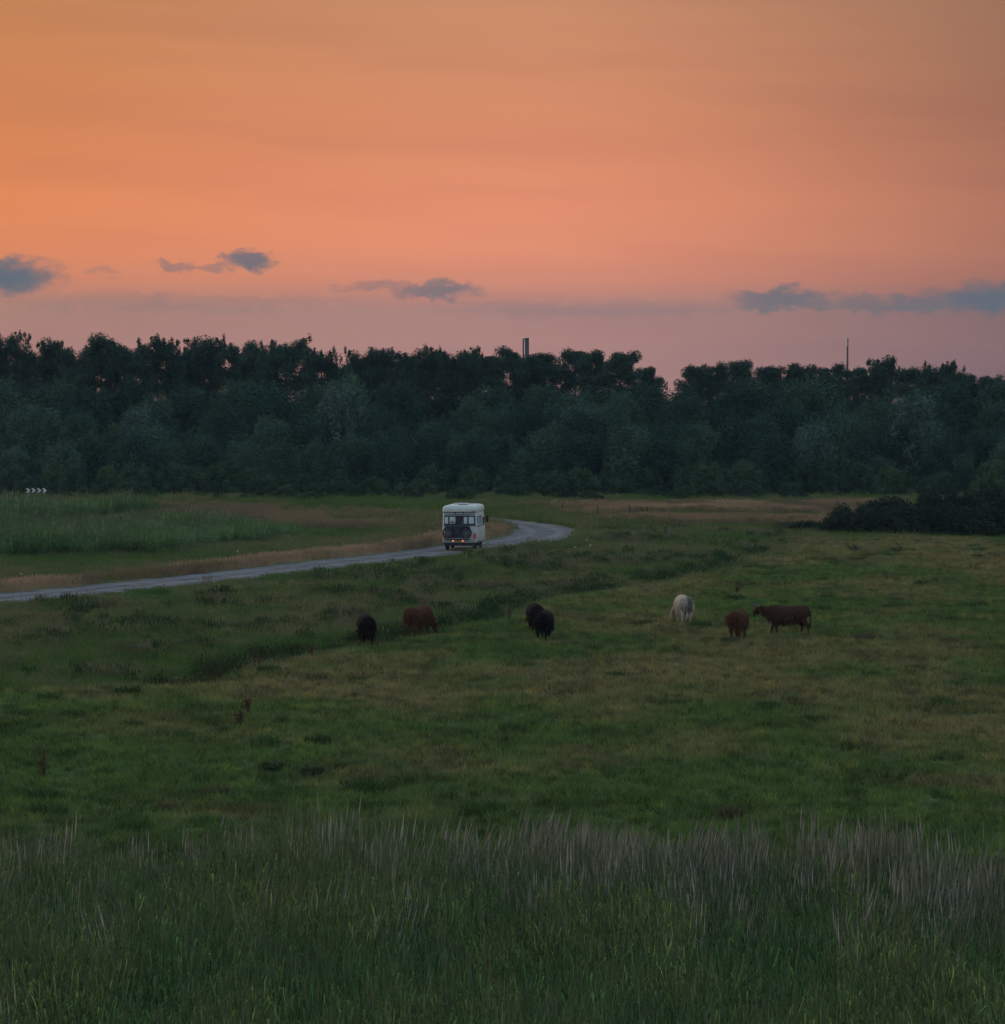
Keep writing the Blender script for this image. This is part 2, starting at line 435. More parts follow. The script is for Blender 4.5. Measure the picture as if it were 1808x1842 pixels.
for i, p in enumerate(ROADC):
    tn = ROADC[min(i + 1, len(ROADC) - 1)] - ROADC[max(i - 1, 0)]; tn = tn / np.hypot(*tn); nrm = np.array([tn[1], -tn[0]])
    for cc in cols:
        wob = 0.22 * (fbm(np.array([i * 0.7]), np.array([cc * 3.0]))[0] - 0.5) if abs(cc) == 1 else 0
        q = p + nrm * (cc * ROAD_HALF + wob); rv.append((q[0], q[1], 0.275 - 0.03 * cc * cc)); ra.append(cc)
nc = len(cols)
for i in range(len(ROADC) - 1):
    for j in range(nc - 1): rf.append((i * nc + j, i * nc + j + 1, (i + 1) * nc + j + 1, (i + 1) * nc + j))
me = arr_mesh('road', rv, rf, [m_road], {'across': ('FLOAT', ra)}, smooth=True)
tag(link(bpy.data.objects.new('road', me)), 'narrow grey asphalt lane bending through the meadow', kind='structure')

# ------------------------------------------------------------------ grass, reeds
def blades(n, rad, h0, h1_, wid, lean, seed, seg=1, straight=0.0):
    g = np.random.default_rng(seed)
    a = g.random(n) * 2 * np.pi; r = rad * np.sqrt(g.random(n))
    bx, by = r * np.cos(a), r * np.sin(a)
    H = h0 + (h1_ - h0) * g.random(n); d = g.random(n) * 2 * np.pi
    L = lean * H * (0.3 + g.random(n)); ww = wid * (0.6 + 0.8 * g.random(n)); fa = g.random(n) * np.pi
    ux, uy = np.cos(fa) * ww / 2, np.sin(fa) * ww / 2
    dx, dy = np.cos(d) * L, np.sin(d) * L; rd = g.random(n)
    z0 = np.full(n, -0.03)
    if seg == 1:
        V = np.stack([np.stack([bx - ux, by - uy, z0], 1), np.stack([bx + ux, by + uy, z0], 1), np.stack([bx + dx, by + dy, H], 1)], 1).reshape(-1, 3)
        Fc = np.arange(3 * n).reshape(n, 3); rnd = np.repeat(rd, 3); hg = np.tile([0, 0, 1.0], n)
    else:
        mx, my = bx + dx * 0.35, by + dy * 0.35
        V = np.stack([np.stack([bx - ux, by - uy, z0], 1), np.stack([bx + ux, by + uy, z0], 1),
                      np.stack([mx + ux * .8, my + uy * .8, H * .62], 1), np.stack([mx - ux * .8, my - uy * .8, H * .62], 1),
                      np.stack([bx + dx, by + dy, H * (1 - 0.15 * lean)], 1)], 1).reshape(-1, 3)
        b0 = np.arange(n)[:, None] * 5
        Fc = np.concatenate([b0 + [0, 1, 2], b0 + [0, 2, 3], b0 + [3, 2, 4]]); rnd = np.repeat(rd, 5); hg = np.tile([0, 0, .62, .62, 1.0], n)
    return V, Fc, rnd, hg

def merge(parts):
    V, Fc, rn, hg, mi = [], [], [], [], []; o = 0
    for (v, f, r, h), m in parts:
        V.append(v); Fc.append(f + o); rn.append(r); hg.append(h); mi.append(np.full(len(f), m)); o += len(v)
    return np.concatenate(V), np.concatenate(Fc), np.concatenate(rn), np.concatenate(hg), np.concatenate(mi)

def plant_mesh(name, parts, mats):
    V, Fc, rn, hg, mi = merge(parts)
    return arr_mesh(name, V, Fc, mats, {'rnd': ('FLOAT', rn), 'hgt': ('FLOAT', hg)}, mi)

def seed_heads(n, rad, h0, h1_, seed, wid=0.035, ln=0.14, lean=0.12, stem=0.006):
    """stalks with a loose head: stem + two crossed diamonds"""
    g = np.random.default_rng(seed); V, Fc, rn, hg = [], [], [], []
    for i in range(n):
        a = g.random() * 6.283; r = rad * math.sqrt(g.random()); b = np.array((r * math.cos(a), r * math.sin(a), -0.02))
        H = h0 + (h1_ - h0) * g.random(); d = g.random() * 6.283; q = lean * H * g.random()
        tip = b + (math.cos(d) * q, math.sin(d) * q, H); base = b + (tip - b) * (1 - ln / H)
        fa = g.random() * 3.14; o = len(V); rr = g.random()
        for ang in (fa, fa + 1.57):
            u = np.array((math.cos(ang), math.sin(ang), 0)); o = len(V)
            mid = base + (tip - base) * 0.4
            V += [base, mid + u * wid / 2, tip, mid - u * wid / 2]; Fc += [(o, o + 1, o + 2), (o, o + 2, o + 3)]
            rn += [rr] * 4; hg += [.8, .9, 1, .9]
        u = np.array((math.cos(fa), math.sin(fa), 0)) * stem; o = len(V)
        V += [b - u, b + u, base]; Fc += [(o, o + 1, o + 2)]; rn += [rr] * 3; hg += [0, 0, .8]
    return np.array(V), np.array(Fc), np.array(rn), np.array(hg)

def reed_clump(seed, n=14, rad=0.34, h0=0.85, h1_=1.85, plume=0.8, plume_len=0.26, leaf=6, bow=0.10):
    g = np.random.default_rng(seed); V, Fc, rn, hg, mi = [], [], [], [], []
    wind = np.array((0.12, 0.05, 0))
    for i in range(n):
        a = g.random() * 6.283; r = rad * math.sqrt(g.random()); b = np.array((r * math.cos(a), r * math.sin(a), -0.05))
        H = h0 + (h1_ - h0) * g.random(); d = g.random() * 6.283
        top = b + np.array((math.cos(d), math.sin(d), 0)) * bow * H * g.random() + wind * bow * H * 0.8 + np.array((0, 0, H))
        rr = g.random(); fa = g.random() * 3.14; u = np.array((math.cos(fa), math.sin(fa), 0))
        o = len(V); w0 = 0.0075
        mid = b * 0.5 + top * 0.5 - wind * 0.02
        V += [b - u * w0, b + u * w0, mid + u * w0, mid - u * w0, top]; Fc += [(o, o + 1, o + 2), (o, o + 2, o + 3), (o + 3, o + 2, o + 4)]
        rn += [rr] * 5; hg += [0, 0, .5, .5, 1]; mi += [2] * 3
        for j in range(leaf):
            t = 0.15 + 0.60 * (j + g.random() * 0.9) / leaf; p = b + (top - b) * t; q = g.random() * 6.283
            ln = (0.32 + 0.32 * g.random()) * (1.15 - 0.45 * t); dr = (np.array((math.cos(q), math.sin(q), 0)) + wind * 0.5) * 0.55
            up = 0.9 + 0.9 * g.random(); sd = np.array((-math.sin(q), math.cos(q), 0)) * (0.006 + 0.005 * g.random())
            m_ = p + dr * ln * 0.5 + np.array((0, 0, ln * up * 0.55)); e = p + dr * ln + np.array((0, 0, ln * (up * 0.55 - 0.15 + 0.5 * (g.random() - .4))))
            o = len(V); V += [p, m_ + sd, m_ - sd, e]; Fc += [(o, o + 1, o + 2), (o + 2, o + 1, o + 3)]
            r2 = g.random(); rn += [r2] * 4; hg += [t] * 4; mi += [0] * 2
        if g.random() < plume:
            pl = plume_len * (0.7 + 0.6 * g.random()); drp = wind * pl * (0.25 + 0.4 * g.random())
            for ang in (fa, fa + 1.57):
                u2 = np.array((math.cos(ang), math.sin(ang), 0)) * (0.005 + 0.006 * g.random()); o = len(V)
                c0 = top - (top - b) * 0.03
                V += [c0, c0 + np.array((0, 0, pl * .35)) + u2 + drp * .2, c0 + np.array((0, 0, pl)) + drp, c0 + np.array((0, 0, pl * .35)) - u2 + drp * .2]
                Fc += [(o, o + 1, o + 2), (o, o + 2, o + 3)]; rn += [rr] * 4; hg += [1] * 4; mi += [1] * 2
    return np.array(V), np.array(Fc), np.array(rn), np.array(hg), np.array(mi)

m_sward = mat_leaf('short_grass', [(0.5, 0.52, 0.5), (1.0, 1.0, 1.0), (1.6, 1.5, 1.3)], instancer=True, trans=0.25, obj_var=0.35)
m_sedge = mat_leaf('sedge', [(0.6, 0.65, 0.6), (1.0, 1.0, 1.0), (1.25, 1.15, 1.0)], instancer=True, trans=0.3, obj_var=0.3)
m_straw = mat_leaf('straw_heads', [(0.8, 0.8, 0.8), (1.0, 1.0, 1.0), (1.3, 1.2, 1.15)], instancer=True, trans=0.3, obj_var=0.3)
m_reed = mat_leaf('reed_green', [(0.45, 0.55, 0.5), (0.8, 0.85, 0.8), (1.1, 1.1, 0.95), (1.4, 1.3, 1.0), (3.0, 2.5, 2.0)], instancer=True, trans=0.3, obj_var=0.2)
m_plume = mat_leaf('reed_plume', [(0.11, 0.110, 0.084), (0.20, 0.198, 0.155), (0.40, 0.385, 0.32)], trans=0.35, obj_var=0.4)
m_dim = mat_leaf('green_reed_plume', [(0.040, 0.078, 0.038), (0.080, 0.112, 0.060), (0.17, 0.185, 0.12)], trans=0.35, obj_var=0.4)
m_stem = mat_leaf('reed_stem', [(0.050, 0.088, 0.038), (0.090, 0.120, 0.062), (0.20, 0.20, 0.14)], trans=0.2, obj_var=0.35)
m_white = mat_leaf('white_umbel', [(0.42, 0.43, 0.38), (0.6, 0.6, 0.55)], trans=0.2)

SW = [plant_mesh(f'sward_{i}', [(blades(150, 0.55, 0.05, 0.15 + 0.03 * i, 0.02, 0.8, 100 + i), 0)], [m_sward]) for i in range(4)]
TUS = [plant_mesh(f'tussock_{i}', [(blades(170, 0.34, 0.14, 0.34, 0.020, 0.8, 120 + i, 2), 0)], [m_sedge]) for i in range(4)]
RGH = [plant_mesh(f'rough_{i}', [(blades(90, 0.50, 0.18, 0.48, 0.018, 0.7, 140 + i, 2), 0), (seed_heads(6, 0.45, 0.35, 0.62, 145 + i), 0)], [m_sedge]) for i in range(5)]
DRY = [plant_mesh(f'dry_{i}', [(blades(45, 0.45, 0.15, 0.40, 0.016, 0.6, 160 + i, 2), 0), (seed_heads(42, 0.45, 0.38, 0.68, 170 + i, 0.045, 0.20), 0)], [m_straw]) for i in range(4)]
def rc(seed, pm=None, **kw):
    V, Fc, r, h, mi = reed_clump(seed, **kw)
    return arr_mesh(f'reed_clump_{seed}', V, Fc, [m_reed, pm or m_dim, m_stem], {'rnd': ('FLOAT', r), 'hgt': ('FLOAT', h)}, mi)
REEDS = [rc(200 + i, n=20, plume=0.30, plume_len=0.34) for i in range(5)]
REEDP = [rc(220 + i, pm=m_plume, n=32, plume=0.9, leaf=3, plume_len=0.40, bow=0.06) for i in range(4)]
GRS = [rc(240 + i, n=20, plume=0.06, leaf=8, h0=0.7, h1_=1.4, plume_len=0.16, bow=0.25) for i in range(4)]

def jitter(y0, y1, st, margin=1.16, extra=3.0, seed=1):
    g = np.random.default_rng(seed); out = []
    y = y0
    while y < y1:
        hw = 0.1507 * y * margin + extra; n = int(2 * hw / st)
        out.append(np.stack([np.linspace(-hw, hw, n) + (g.random(n) - .5) * st * 1.3, y + (g.random(n) - .5) * st * 1.3], 1)); y += st
    return np.concatenate(out)

def on(P): return np.concatenate([P, height(P[:, 0], P[:, 1])[:, None]], 1)

P = jitter(56, 322, 0.68, seed=11)
dr, sr = seg_dist(P, ROADC[::2]); dd, sd = seg_dist(P, DITCH[::2])
far_y = P[:, 1]
edge_n = fbm(P[:, 0] / 3, P[:, 1] / 6 + 30)
left_road = (sr > 0) & (dr < 200)
# ditch splits the bank from the grazed pasture
bank = (sd > 0) & (sr < 0) & (P[:, 1] > DITCH[0, 1] - 8 - 10 * edge_n) & (fbm(P[:, 0] / 3.5 + 5, P[:, 1] / 5 + 70) > 0.36 - 0.1 * (dd < 4))
road_ok = dr > ROAD_HALF + np.where(sr > 0, 0.1, 0.35) + 1.9 * (fbm(P[:, 0] / 1.4 + 3, P[:, 1] / 1.4) - .45)
in_l1, in_l2, in_f = inside(P, REED_L1), inside(P, REED_L2), inside(P, REED_F)
gcol, n1, n2, n3 = zone_colours(P)
_j = np.random.default_rng(91).normal(size=(len(P), 2)); ndry = fbm(P[:, 0] / 5 + 60, P[:, 1] / 9) + _j[:, 0] * .045
BR = ground(1640, 950)
beyond = (sr > 0)                                         # the far side of the lane
east = P[:, 0] > np.interp(P[:, 1], [200, 222, 235, 262, 330], [60, 6.2, 8, 12, 20])
far_field = (P[:, 1] > 226) & ~beyond
verge = beyond & (dr + _j[:, 1] * .5 < 4.2 + np.clip(4 * (ndry - .45), -.3, 3) + np.clip((P[:, 0] + 12) * 0.35, 0, 4)) & (P[:, 1] < 236)
strips = ((P[:, 0] + _j[:, 1] * 2.0 > 6.0) & (((P[:, 1] > 268) & (P[:, 1] < 298)) | ((P[:, 1] > 248) & (P[:, 1] < 262))) & (ndry > 0.38))
dry = (verge | (strips & ~beyond) | (beyond & (P[:, 1] > 238) & (P[:, 0] > -30) & (ndry > 0.52))) & road_ok & ~in_l1 & ~in_l2
rough = road_ok & ~dry & ~in_l1 & ~in_l2 & ~in_f & (bank | beyond | far_field | ((sr < 0) & (dr < 5)) | ((dd < 1.8 * edge_n + 2.5 * (n2 - .5)) & (sd < 0)))
grazed = road_ok & ~dry & ~rough & ~in_f & ~in_l1 & ~in_l2
G = np.random.default_rng(5)
cowspot = np.zeros(len(P), bool)
for cx, cy in [(659, 1162), (750, 1150), (963, 1141), (979, 1157)]:
    c0 = ground(cx, cy); cowspot |= (np.abs(P[:, 0] - c0.x) < 1.0) & (P[:, 1] - c0.y < .9) & (P[:, 1] - c0.y > -4)
grazed |= cowspot
def go(name, mask, protos, s0, s1, col, label, keep=1.0, hs=1.0):
    i = np.where(mask & (G.random(len(P)) < keep) & (~cowspot | (name == 'pasture_grass')))[0]; n = len(i)
    s = s0 + (s1 - s0) * G.random(n)
    S = np.stack([s, s, s * hs], 1) if np.isscalar(hs) else np.stack([s, s, s * hs[i]], 1)
    return scatter(name, on(P[i]), protos, G.random(n) * 6.283, S, col[i], G.integers(0, len(protos), n), label, 'grass')
go('pasture_grass', grazed, SW, 0.9, 1.35, gcol * 1.12, 'short olive green grazed pasture grass around the cattle')
lush = np.array((0.078, 0.138, 0.038)); dk = np.array((0.048, 0.076, 0.040)); br = np.array((0.215, 0.178, 0.105))
tb = np.clip((n1 - .38) * 3 + (n2 - .5) * 3, 0, 1)[:, None]
rcol = lush * (1 - tb) + (0.55 * br + 0.45 * lush) * tb
go('rough_grass', rough, RGH, 0.8, 1.3, rcol, 'rough knee high green grass on the bank beside the lane', hs=(0.45 + 0.7 * n2) * np.where((sr < 0) & (dr < 5.5) & (P[:, 0] < -2), .6, np.where((P[:, 1] > 236) & (dr < 9), 1.9, 1.0)))
dcol = np.array((0.34, 0.245, 0.160)) * (0.75 + 0.6 * n1[:, None]) * (1 - 0.12 * (P[:, 1:2] > 235)) 
mixg = np.clip((0.56 - ndry) * 4.0 + (n2 - .5), np.where(beyond & (P[:, 1] > 236), .45, 0), np.where(verge, .6, .8))[:, None]
go('dry_grass', dry, DRY, 0.75, 1.2, dcol * (1 - mixg) + np.array((0.11, 0.105, 0.055)) * mixg, 'dry straw coloured tall grass along the far verge of the lane')
# small tufts that roughen the grazed sward
i = np.where(grazed & (P[:, 1] < 235))[0]; i = np.repeat(i, 2); n = len(i)
Q = P[i] + G.normal(size=(n, 2)) * .35
TF = [plant_mesh(f'tuft_{q}', [(blades(36, 0.13, 0.08, 0.24, 0.022, 0.7, 180 + q), 0)], [m_sward]) for q in range(3)]
tone = G.random((n, 1)); tcol = np.where(tone < .45, gcol[i] * .55, np.where(tone < .8, gcol[i] * 1.15, gcol[i] * np.array((1.75, 1.55, 1.2))))
scatter('pasture_tufts', on(Q), TF, G.random(n) * 6.283, np.stack([.8 + G.random(n), .8 + G.random(n), .6 + .7 * G.random(n)], 1), tcol, G.integers(0, 3, n), 'small rough tufts all over the grazed pasture', 'grass')
# ragged tall growth on the bank
i = np.where((bank | ((sr < 0) & (dr < 5))) & (dr > 4.2) & (P[:, 1] < 240) & (fbm(P[:, 0] / 2.2 + 90, P[:, 1] / 3) > .57))[0]; n = len(i)
cc = np.where(G.random((n, 1)) < .4, np.array((.15, .14, .09)), np.array((.050, .085, .034))) * (.7 + .6 * G.random((n, 1)))
scatter('bank_growth', on(P[i]), RGH + DRY, G.random(n) * 6.283, np.stack([.6 + .5 * G.random(n), .6 + .5 * G.random(n), .6 + .6 * G.random(n)], 1), cc, G.integers(0, 9, n), 'ragged tall weeds and grasses on the bank', 'growth')
# tussocks the cattle leave standing
T = jitter(58, 225, 1.25, seed=21)
dr_t, sr_t = seg_dist(T, ROADC[::2]); dd_t, sd_t = seg_dist(T, DITCH[::2])
nt_ = fbm(T[:, 0] / 4 + 7, T[:, 1] / 5 + 2); leftness = np.clip((-T[:, 0] + 6) / 16, 0, 1) * np.clip((112 - T[:, 1]) / 30, 0, 1)
kp = (G.random(len(T)) < np.clip((nt_ - 0.44) * 2.6, 0, 1) * (0.5 + 4.0 * leftness) + 0.05) & (dr_t > 3.4) & ~inside(T, REED_F)
T = T[kp]; n = len(T)
tc_ = np.array((0.052, 0.096, 0.032)) * (0.55 + 0.8 * G.random((n, 1))); bw = G.random(n) < 0.12; tc_[bw] = np.array((0.095, 0.084, 0.050))
ss = 0.35 + 0.95 * G.random(n) ** 2
scatter('tussocks', on(T), TUS, G.random(n) * 6.283, np.stack([ss * 1.15, ss * 1.15, ss * 1.05], 1), tc_, G.integers(0, 4, n), 'dark green tussocks left standing in the grazed pasture', 'grass')
# sedge and rust brown dock along the ditch
g = np.random.default_rng(31); q = []
for a, b_ in zip(DITCH[:-1], DITCH[1:]):
    L = np.hypot(*(b_ - a)); nn = max(2, int(L * 9))
    nrm = np.array([-(b_ - a)[1], (b_ - a)[0]]) / L
    for _ in range(nn): q.append(a + (b_ - a) * g.random() + nrm * (g.normal() * 0.42 + 0.45))
q = np.array(q); q = q[fbm(q[:, 0] / 1.8 + 5, q[:, 1] / 2.5) > .36]
for cx, cy in [(659, 1162), (750, 1150), (963, 1141), (979, 1157)]:      # trodden down where the cattle stand
    c0 = ground(cx, cy); q = q[~((np.abs(q[:, 0] - c0.x) < .8) & (q[:, 1] - c0.y < .9) & (q[:, 1] - c0.y > -4))]
n = len(q)
brn = np.clip((fbm(q[:, 0] / 2.5, q[:, 1] / 4 + 3) - .42) * 6, 0, 1)[:, None] * np.clip((145 - q[:, 1:2]) / 25, 0.0, 1) * .45
sc_ = np.array((0.032, 0.064, 0.024)) * (1 - brn) + np.array((0.070, 0.036, 0.024)) * brn
scatter('ditch_sedge', on(q), RGH, g.random(n) * 6.283, np.stack([.6 + .4 * g.random(n), .6 + .4 * g.random(n), .7 + .6 * g.random(n)], 1), sc_ * (0.7 + 0.5 * g.random((n, 1))), g.integers(0, 5, n), 'dark sedge and rusty docks lining the ditch', 'sedge')
# low dark scrub strip along the far pasture edge
Q = np.random.default_rng(33).random((900, 2)) * (21, 6) + (7.0, 238.5); Q = Q[fbm(Q[:, 0] / 3, Q[:, 1] / 3 + 50) > .47]; n = len(Q)
scatter('dark_verge_growth', on(Q), RGH, G.random(n) * 6.28, np.stack([.9 + .5 * G.random(n), .9 + .5 * G.random(n), .7 + .6 * G.random(n)], 1), np.array((.070, .064, .044)) * (.7 + .7 * G.random((n, 1))), G.integers(0, 5, n), 'dark low growth along the far edge of the pasture', 'growth')
# reed beds beyond the lane
for nm, poly, hgt_, lab in (('reed_bed', REED_L1, 1.02, 'dense green reed bed beyond the lane'), ('reed_bed', REED_L2, 1.0, 'far dark green reed bed below the chevron board')):
    lo, hi = poly.min(0), poly.max(0); Q = np.random.default_rng(41).random((int((hi - lo).prod() * 5), 2)) * (hi - lo) + lo
    wob_ = np.stack([(fbm(Q[:, 0] / 4, Q[:, 1] / 4) - .5) * 9, (fbm(Q[:, 0] / 5 + 20, Q[:, 1] / 5) - .5) * 14], 1); Q = Q[inside(Q + wob_, poly) & (np.abs(Q[:, 0]) < 0.1507 * Q[:, 1] * 1.16 + 3)]; n = len(Q); s = hgt_ * (0.75 + 0.4 * G.random(n)) * (.55 + .75 * fbm(Q[:, 0] / 5 + 8, Q[:, 1] / 6)) * np.clip((.35 + (ground(560, 960).x - Q[:, 0]) / 9), .35, 1)
    ed = seg_dist(Q, np.vstack([poly, poly[:1]]))[0]; kq = G.random(len(Q)) < np.clip(ed / 4 + .12, 0, 1); Q = Q[kq]; s = s[kq]; n = len(Q)
    cc = np.array((0.092, 0.160, 0.062)) * (0.5 + 1.1 * fbm(Q[:, 0] / 3, Q[:, 1] / 3))[:, None]
    scatter(nm, on(Q), REEDS[:3] + [REEDP[0]], G.random(n) * .6, np.stack([s * 1.5, s * 1.5, s], 1), cc, np.where(G.random(n) < 0.03, 3, G.integers(0, 3, n)), lab, 'reeds')
# the big reed bed at the foot of the dyke
Q = jitter(36, 64, 0.20, margin=1.1, extra=2.0, seed=51); Q = Q[inside(Q, REED_F + 0 * REED_F)]
n = len(Q)
edge = seg_dist(Q, REED_F[1:8])[0]
na = fbm(Q[:, 0] / 3 + 2, Q[:, 1] / 6); nb = fbm(Q[:, 0] / 1.2, Q[:, 1] / 2.5 + 9)
plumy = (G.random(n) < np.exp(-np.clip(edge - 1.2 - 4 * (na - .5), 0, 99) / 2.6)) & (Q[:, 0] > -20) & (G.random(n) < np.clip((Q[:, 0] + 3.5) / 9, .10, .6))
hs_ = np.clip(0.66 + 0.28 * na + 0.42 * nb + 0.30 * (G.random(n) - .5) ** 3 * 8 * .5 - 0.25 * np.clip((-Q[:, 0] - 4) / 6, 0, 1) * np.clip((4 - edge) / 4, 0, 1), 0.4, 1.3)
var = np.where(plumy, 5 + G.integers(0, 4, n), np.where(G.random(n) < np.clip((na - .30) * 4, 0.6, 0.92), G.integers(0, 5, n), 9 + G.integers(0, 4, n)))
cg = np.array((0.052, 0.112, 0.038)); cb = np.array((0.112, 0.148, 0.050)); tt = np.clip((nb - .35) * 2.5, 0, 1)[:, None]
cc = (cg * (1 - tt) + cb * tt) * (0.6 + 0.9 * G.random((n, 1)))
cc[plumy] = cc[plumy] * 0.6 + np.array((0.085, 0.080, 0.052)) * 0.4
keep = G.random(n) < 0.5
scatter('foreground_reeds', on(Q[keep]), REEDS + REEDP + GRS, (G.random(n) * 0.9 - 0.45)[keep], np.stack([0.95 + 0.3 * G.random(n), 0.95 + 0.3 * G.random(n), hs_], 1)[keep], cc[keep], var[keep], 'tall reeds with pale plumes across the foreground', 'reeds', tilt=np.stack([(fbm(Q[:, 0] / 1.5 + 70, Q[:, 1] / 1.5) - .5) * .5 + G.normal(size=n) * .09, (fbm(Q[:, 0] / 1.5, Q[:, 1] / 1.5 + 44) - .5) * .5 + G.normal(size=n) * .12], 1)[keep])
# loose tall stalks straggling out over the pasture edge
Q = np.stack([G.random(320) * 26 - 13, 59.5 + G.random(320) ** 2 * 8], 1); Q = Q[(Q[:, 0] < 1) | (Q[:, 1] < 61.5)]; n = len(Q)
scatter('stray_reeds', on(Q), GRS, G.random(n) * 6.28, 0.4 + 0.5 * G.random(n), np.tile((0.085, 0.10, 0.06), (n, 1)) * (.6 + .8 * G.random((n, 1))), G.integers(0, 4, n), 'stray grass stalks at the far edge of the reeds', 'grass')
# white umbels on the verge
Q = jitter(150, 222, 1.4, seed=61); d_, s_ = seg_dist(Q, ROADC[::2]); Q = Q[(d_ > 2.8) & (d_ < 9) & (G.random(len(Q)) < 0.05)]; n = len(Q)
UM = [plant_mesh(f'umbel_{i}', [(seed_heads(3, 0.12, 0.45, 0.75, 300 + i, 0.09, 0.05, stem=0.002), 1), (blades(12, 0.12, 0.1, 0.4, 0.02, 0.6, 310 + i, 2), 0)], [m_sedge, m_white]) for i in range(2)]
scatter('verge_flowers', on(Q), UM, G.random(n) * 6.28, 0.8 + 0.4 * G.random(n), np.tile((0.06, 0.09, 0.045), (n, 1)), G.integers(0, 2, n), 'scattered small white umbel flowers on the verge', 'flowers')

# ------------------------------------------------------------------ trees and scrub
m_bark = mat_basic('bark', (0.055, 0.048, 0.040), 0.9, 0.1, var=0.35, scale=3)
m_tall = mat_leaf('tall_tree_leaves', [(0.016, 0.036, 0.029), (0.029, 0.058, 0.042), (0.050, 0.088, 0.058)], trans=0.2)
m_scrub = mat_leaf('scrub_leaves', [(0.012, 0.033, 0.027), (0.032, 0.068, 0.046), (0.082, 0.134, 0.076)], trans=0.15, obj_var=0.55)
m_front = mat_leaf('young_scrub_leaves', [(0.018, 0.042, 0.028), (0.040, 0.078, 0.042), (0.086, 0.135, 0.064)], trans=0.2, obj_var=0.5)
m_willow = mat_leaf('willow_leaves', [(0.050, 0.088, 0.076), (0.074, 0.120, 0.100), (0.11, 0.155, 0.122)], trans=0.2)
m_bramble = mat_leaf('bramble_leaves', [(0.010, 0.020, 0.013), (0.018, 0.032, 0.019), (0.034, 0.050, 0.028)], trans=0.1)

def leaf_mesh(name, cen, size, up, mat, g, stretch=1.0, outw=None, tone=None):
    """leaves as small diamonds facing outward from their clump"""
    n = len(cen)
    nr = g.normal(size=(n, 3)) * (0.55 if outw is not None else 1.0)
    if outw is not None: nr += outw
    nr[:, 2] += up; nr /= np.linalg.norm(nr, axis=1)[:, None] + 1e-9
    a = np.cross(nr, g.normal(size=(n, 3))); a /= np.linalg.norm(a, axis=1)[:, None] + 1e-9
    b = np.cross(nr, a)
    s = size * (0.6 + 0.8 * g.random(n))[:, None]
    V = np.stack([cen - a * s * stretch, cen + b * s * .52, cen + a * s * stretch, cen - b * s * .52], 1).reshape(-1, 3)
    Fc = np.arange(4 * n).reshape(n, 4)
    r = g.random(n) if tone is None else np.clip(0.45 * g.random(n) + 0.55 * tone, 0, 1)
    return arr_mesh(name, V, Fc, [mat], {'rnd': ('FLOAT', np.repeat(r, 4))})

def ball(g, k):
    q = g.normal(size=(k, 3)); q /= np.linalg.norm(q, axis=1)[:, None] + 1e-9
    return q * g.random((k, 1)) ** 0.5

def tall_tree(seed, H=16.0, Rc=2.5, base=0.42, kind='upright', leaves=9000):
    """(wood mesh, leaf places ...) with its foot at the origin"""
    g = np.random.default_rng(seed); mb = MB()
    lean = g.normal(size=2) * 0.25
    ax = lambda t: np.array((lean[0] * t * t, lean[1] * t * t, H * t))
    mb.tube([ax(t) for t in (0, .15, .35, .6, .85, .95)], [.20, .17, .13, .09, .05, .02], 7)
    cl = []
    up = kind == 'upright'
    nb = 44 if up else 34
    for i in range(nb):
        t = base + (0.93 - base) * ((i + g.random()) / nb) ** 0.85
        p = ax(t); an = i * 2.4 + g.random()
        prof = math.sin(math.pi * min(1, (t - base) / (1 - base) * 0.70 + 0.22)) ** 0.7
        L = Rc * prof * (0.5 + 0.65 * g.random())
        dirn = np.array((math.cos(an), math.sin(an), 0)); rise = (0.8 if up else 0.35) * L * (0.6 + 0.7 * g.random())
        e = p + dirn * L + np.array((0, 0, rise)); m_ = p * .5 + e * .5 - np.array((0, 0, rise * .15))
        mb.tube([p, m_, e], [.055 * (1.25 - t), .035 * (1.2 - t), .008], 5)
        for j in range(3):
            u = 0.4 + 0.6 * (j + g.random() * .8) / 3
            cl.append((p + (e - p) * u + g.normal(size=3) * 0.2, (0.84, 0.78) if up else (0.84, 0.72), 1.0))
        if up and t > .6:       # upright shoots that make the spiky outline
            for _ in range(3):
                q = g.normal(size=3) * (.3, .3, .12); h = .28 + .42 * g.random()
                cl.append((e + q + (0, 0, .15 + h * .5), (.16 + .12 * g.random(), h), .26))
    for i in range(6 if up else 3):
        an = g.random() * 6.28; r = Rc * 0.4 * g.random(); h = .35 + .5 * g.random()
        p = ax(0.93) + np.array((math.cos(an) * r, math.sin(an) * r, g.random() * 0.04 * H - .3)); cl.append((p, (0.24, h + .05), .38) if up else (p, (.6, .5), 1.0))
    tot = sum(c[2] for c in cl); pts, ow, tn = [], [], []
    for c, (rh, rv), wt in cl:
        s = 0.7 + 0.6 * g.random(); k_ = max(6, int(leaves / tot * wt * s * s))
        q = ball(g, k_); pts.append(c + q * (rh * s, rh * s, rv * s)); ow.append(q); tn.append(np.full(k_, g.random()))
    return mb.mesh('trunk', m_bark, True), (np.concatenate(pts), np.concatenate(ow), np.concatenate(tn)), g

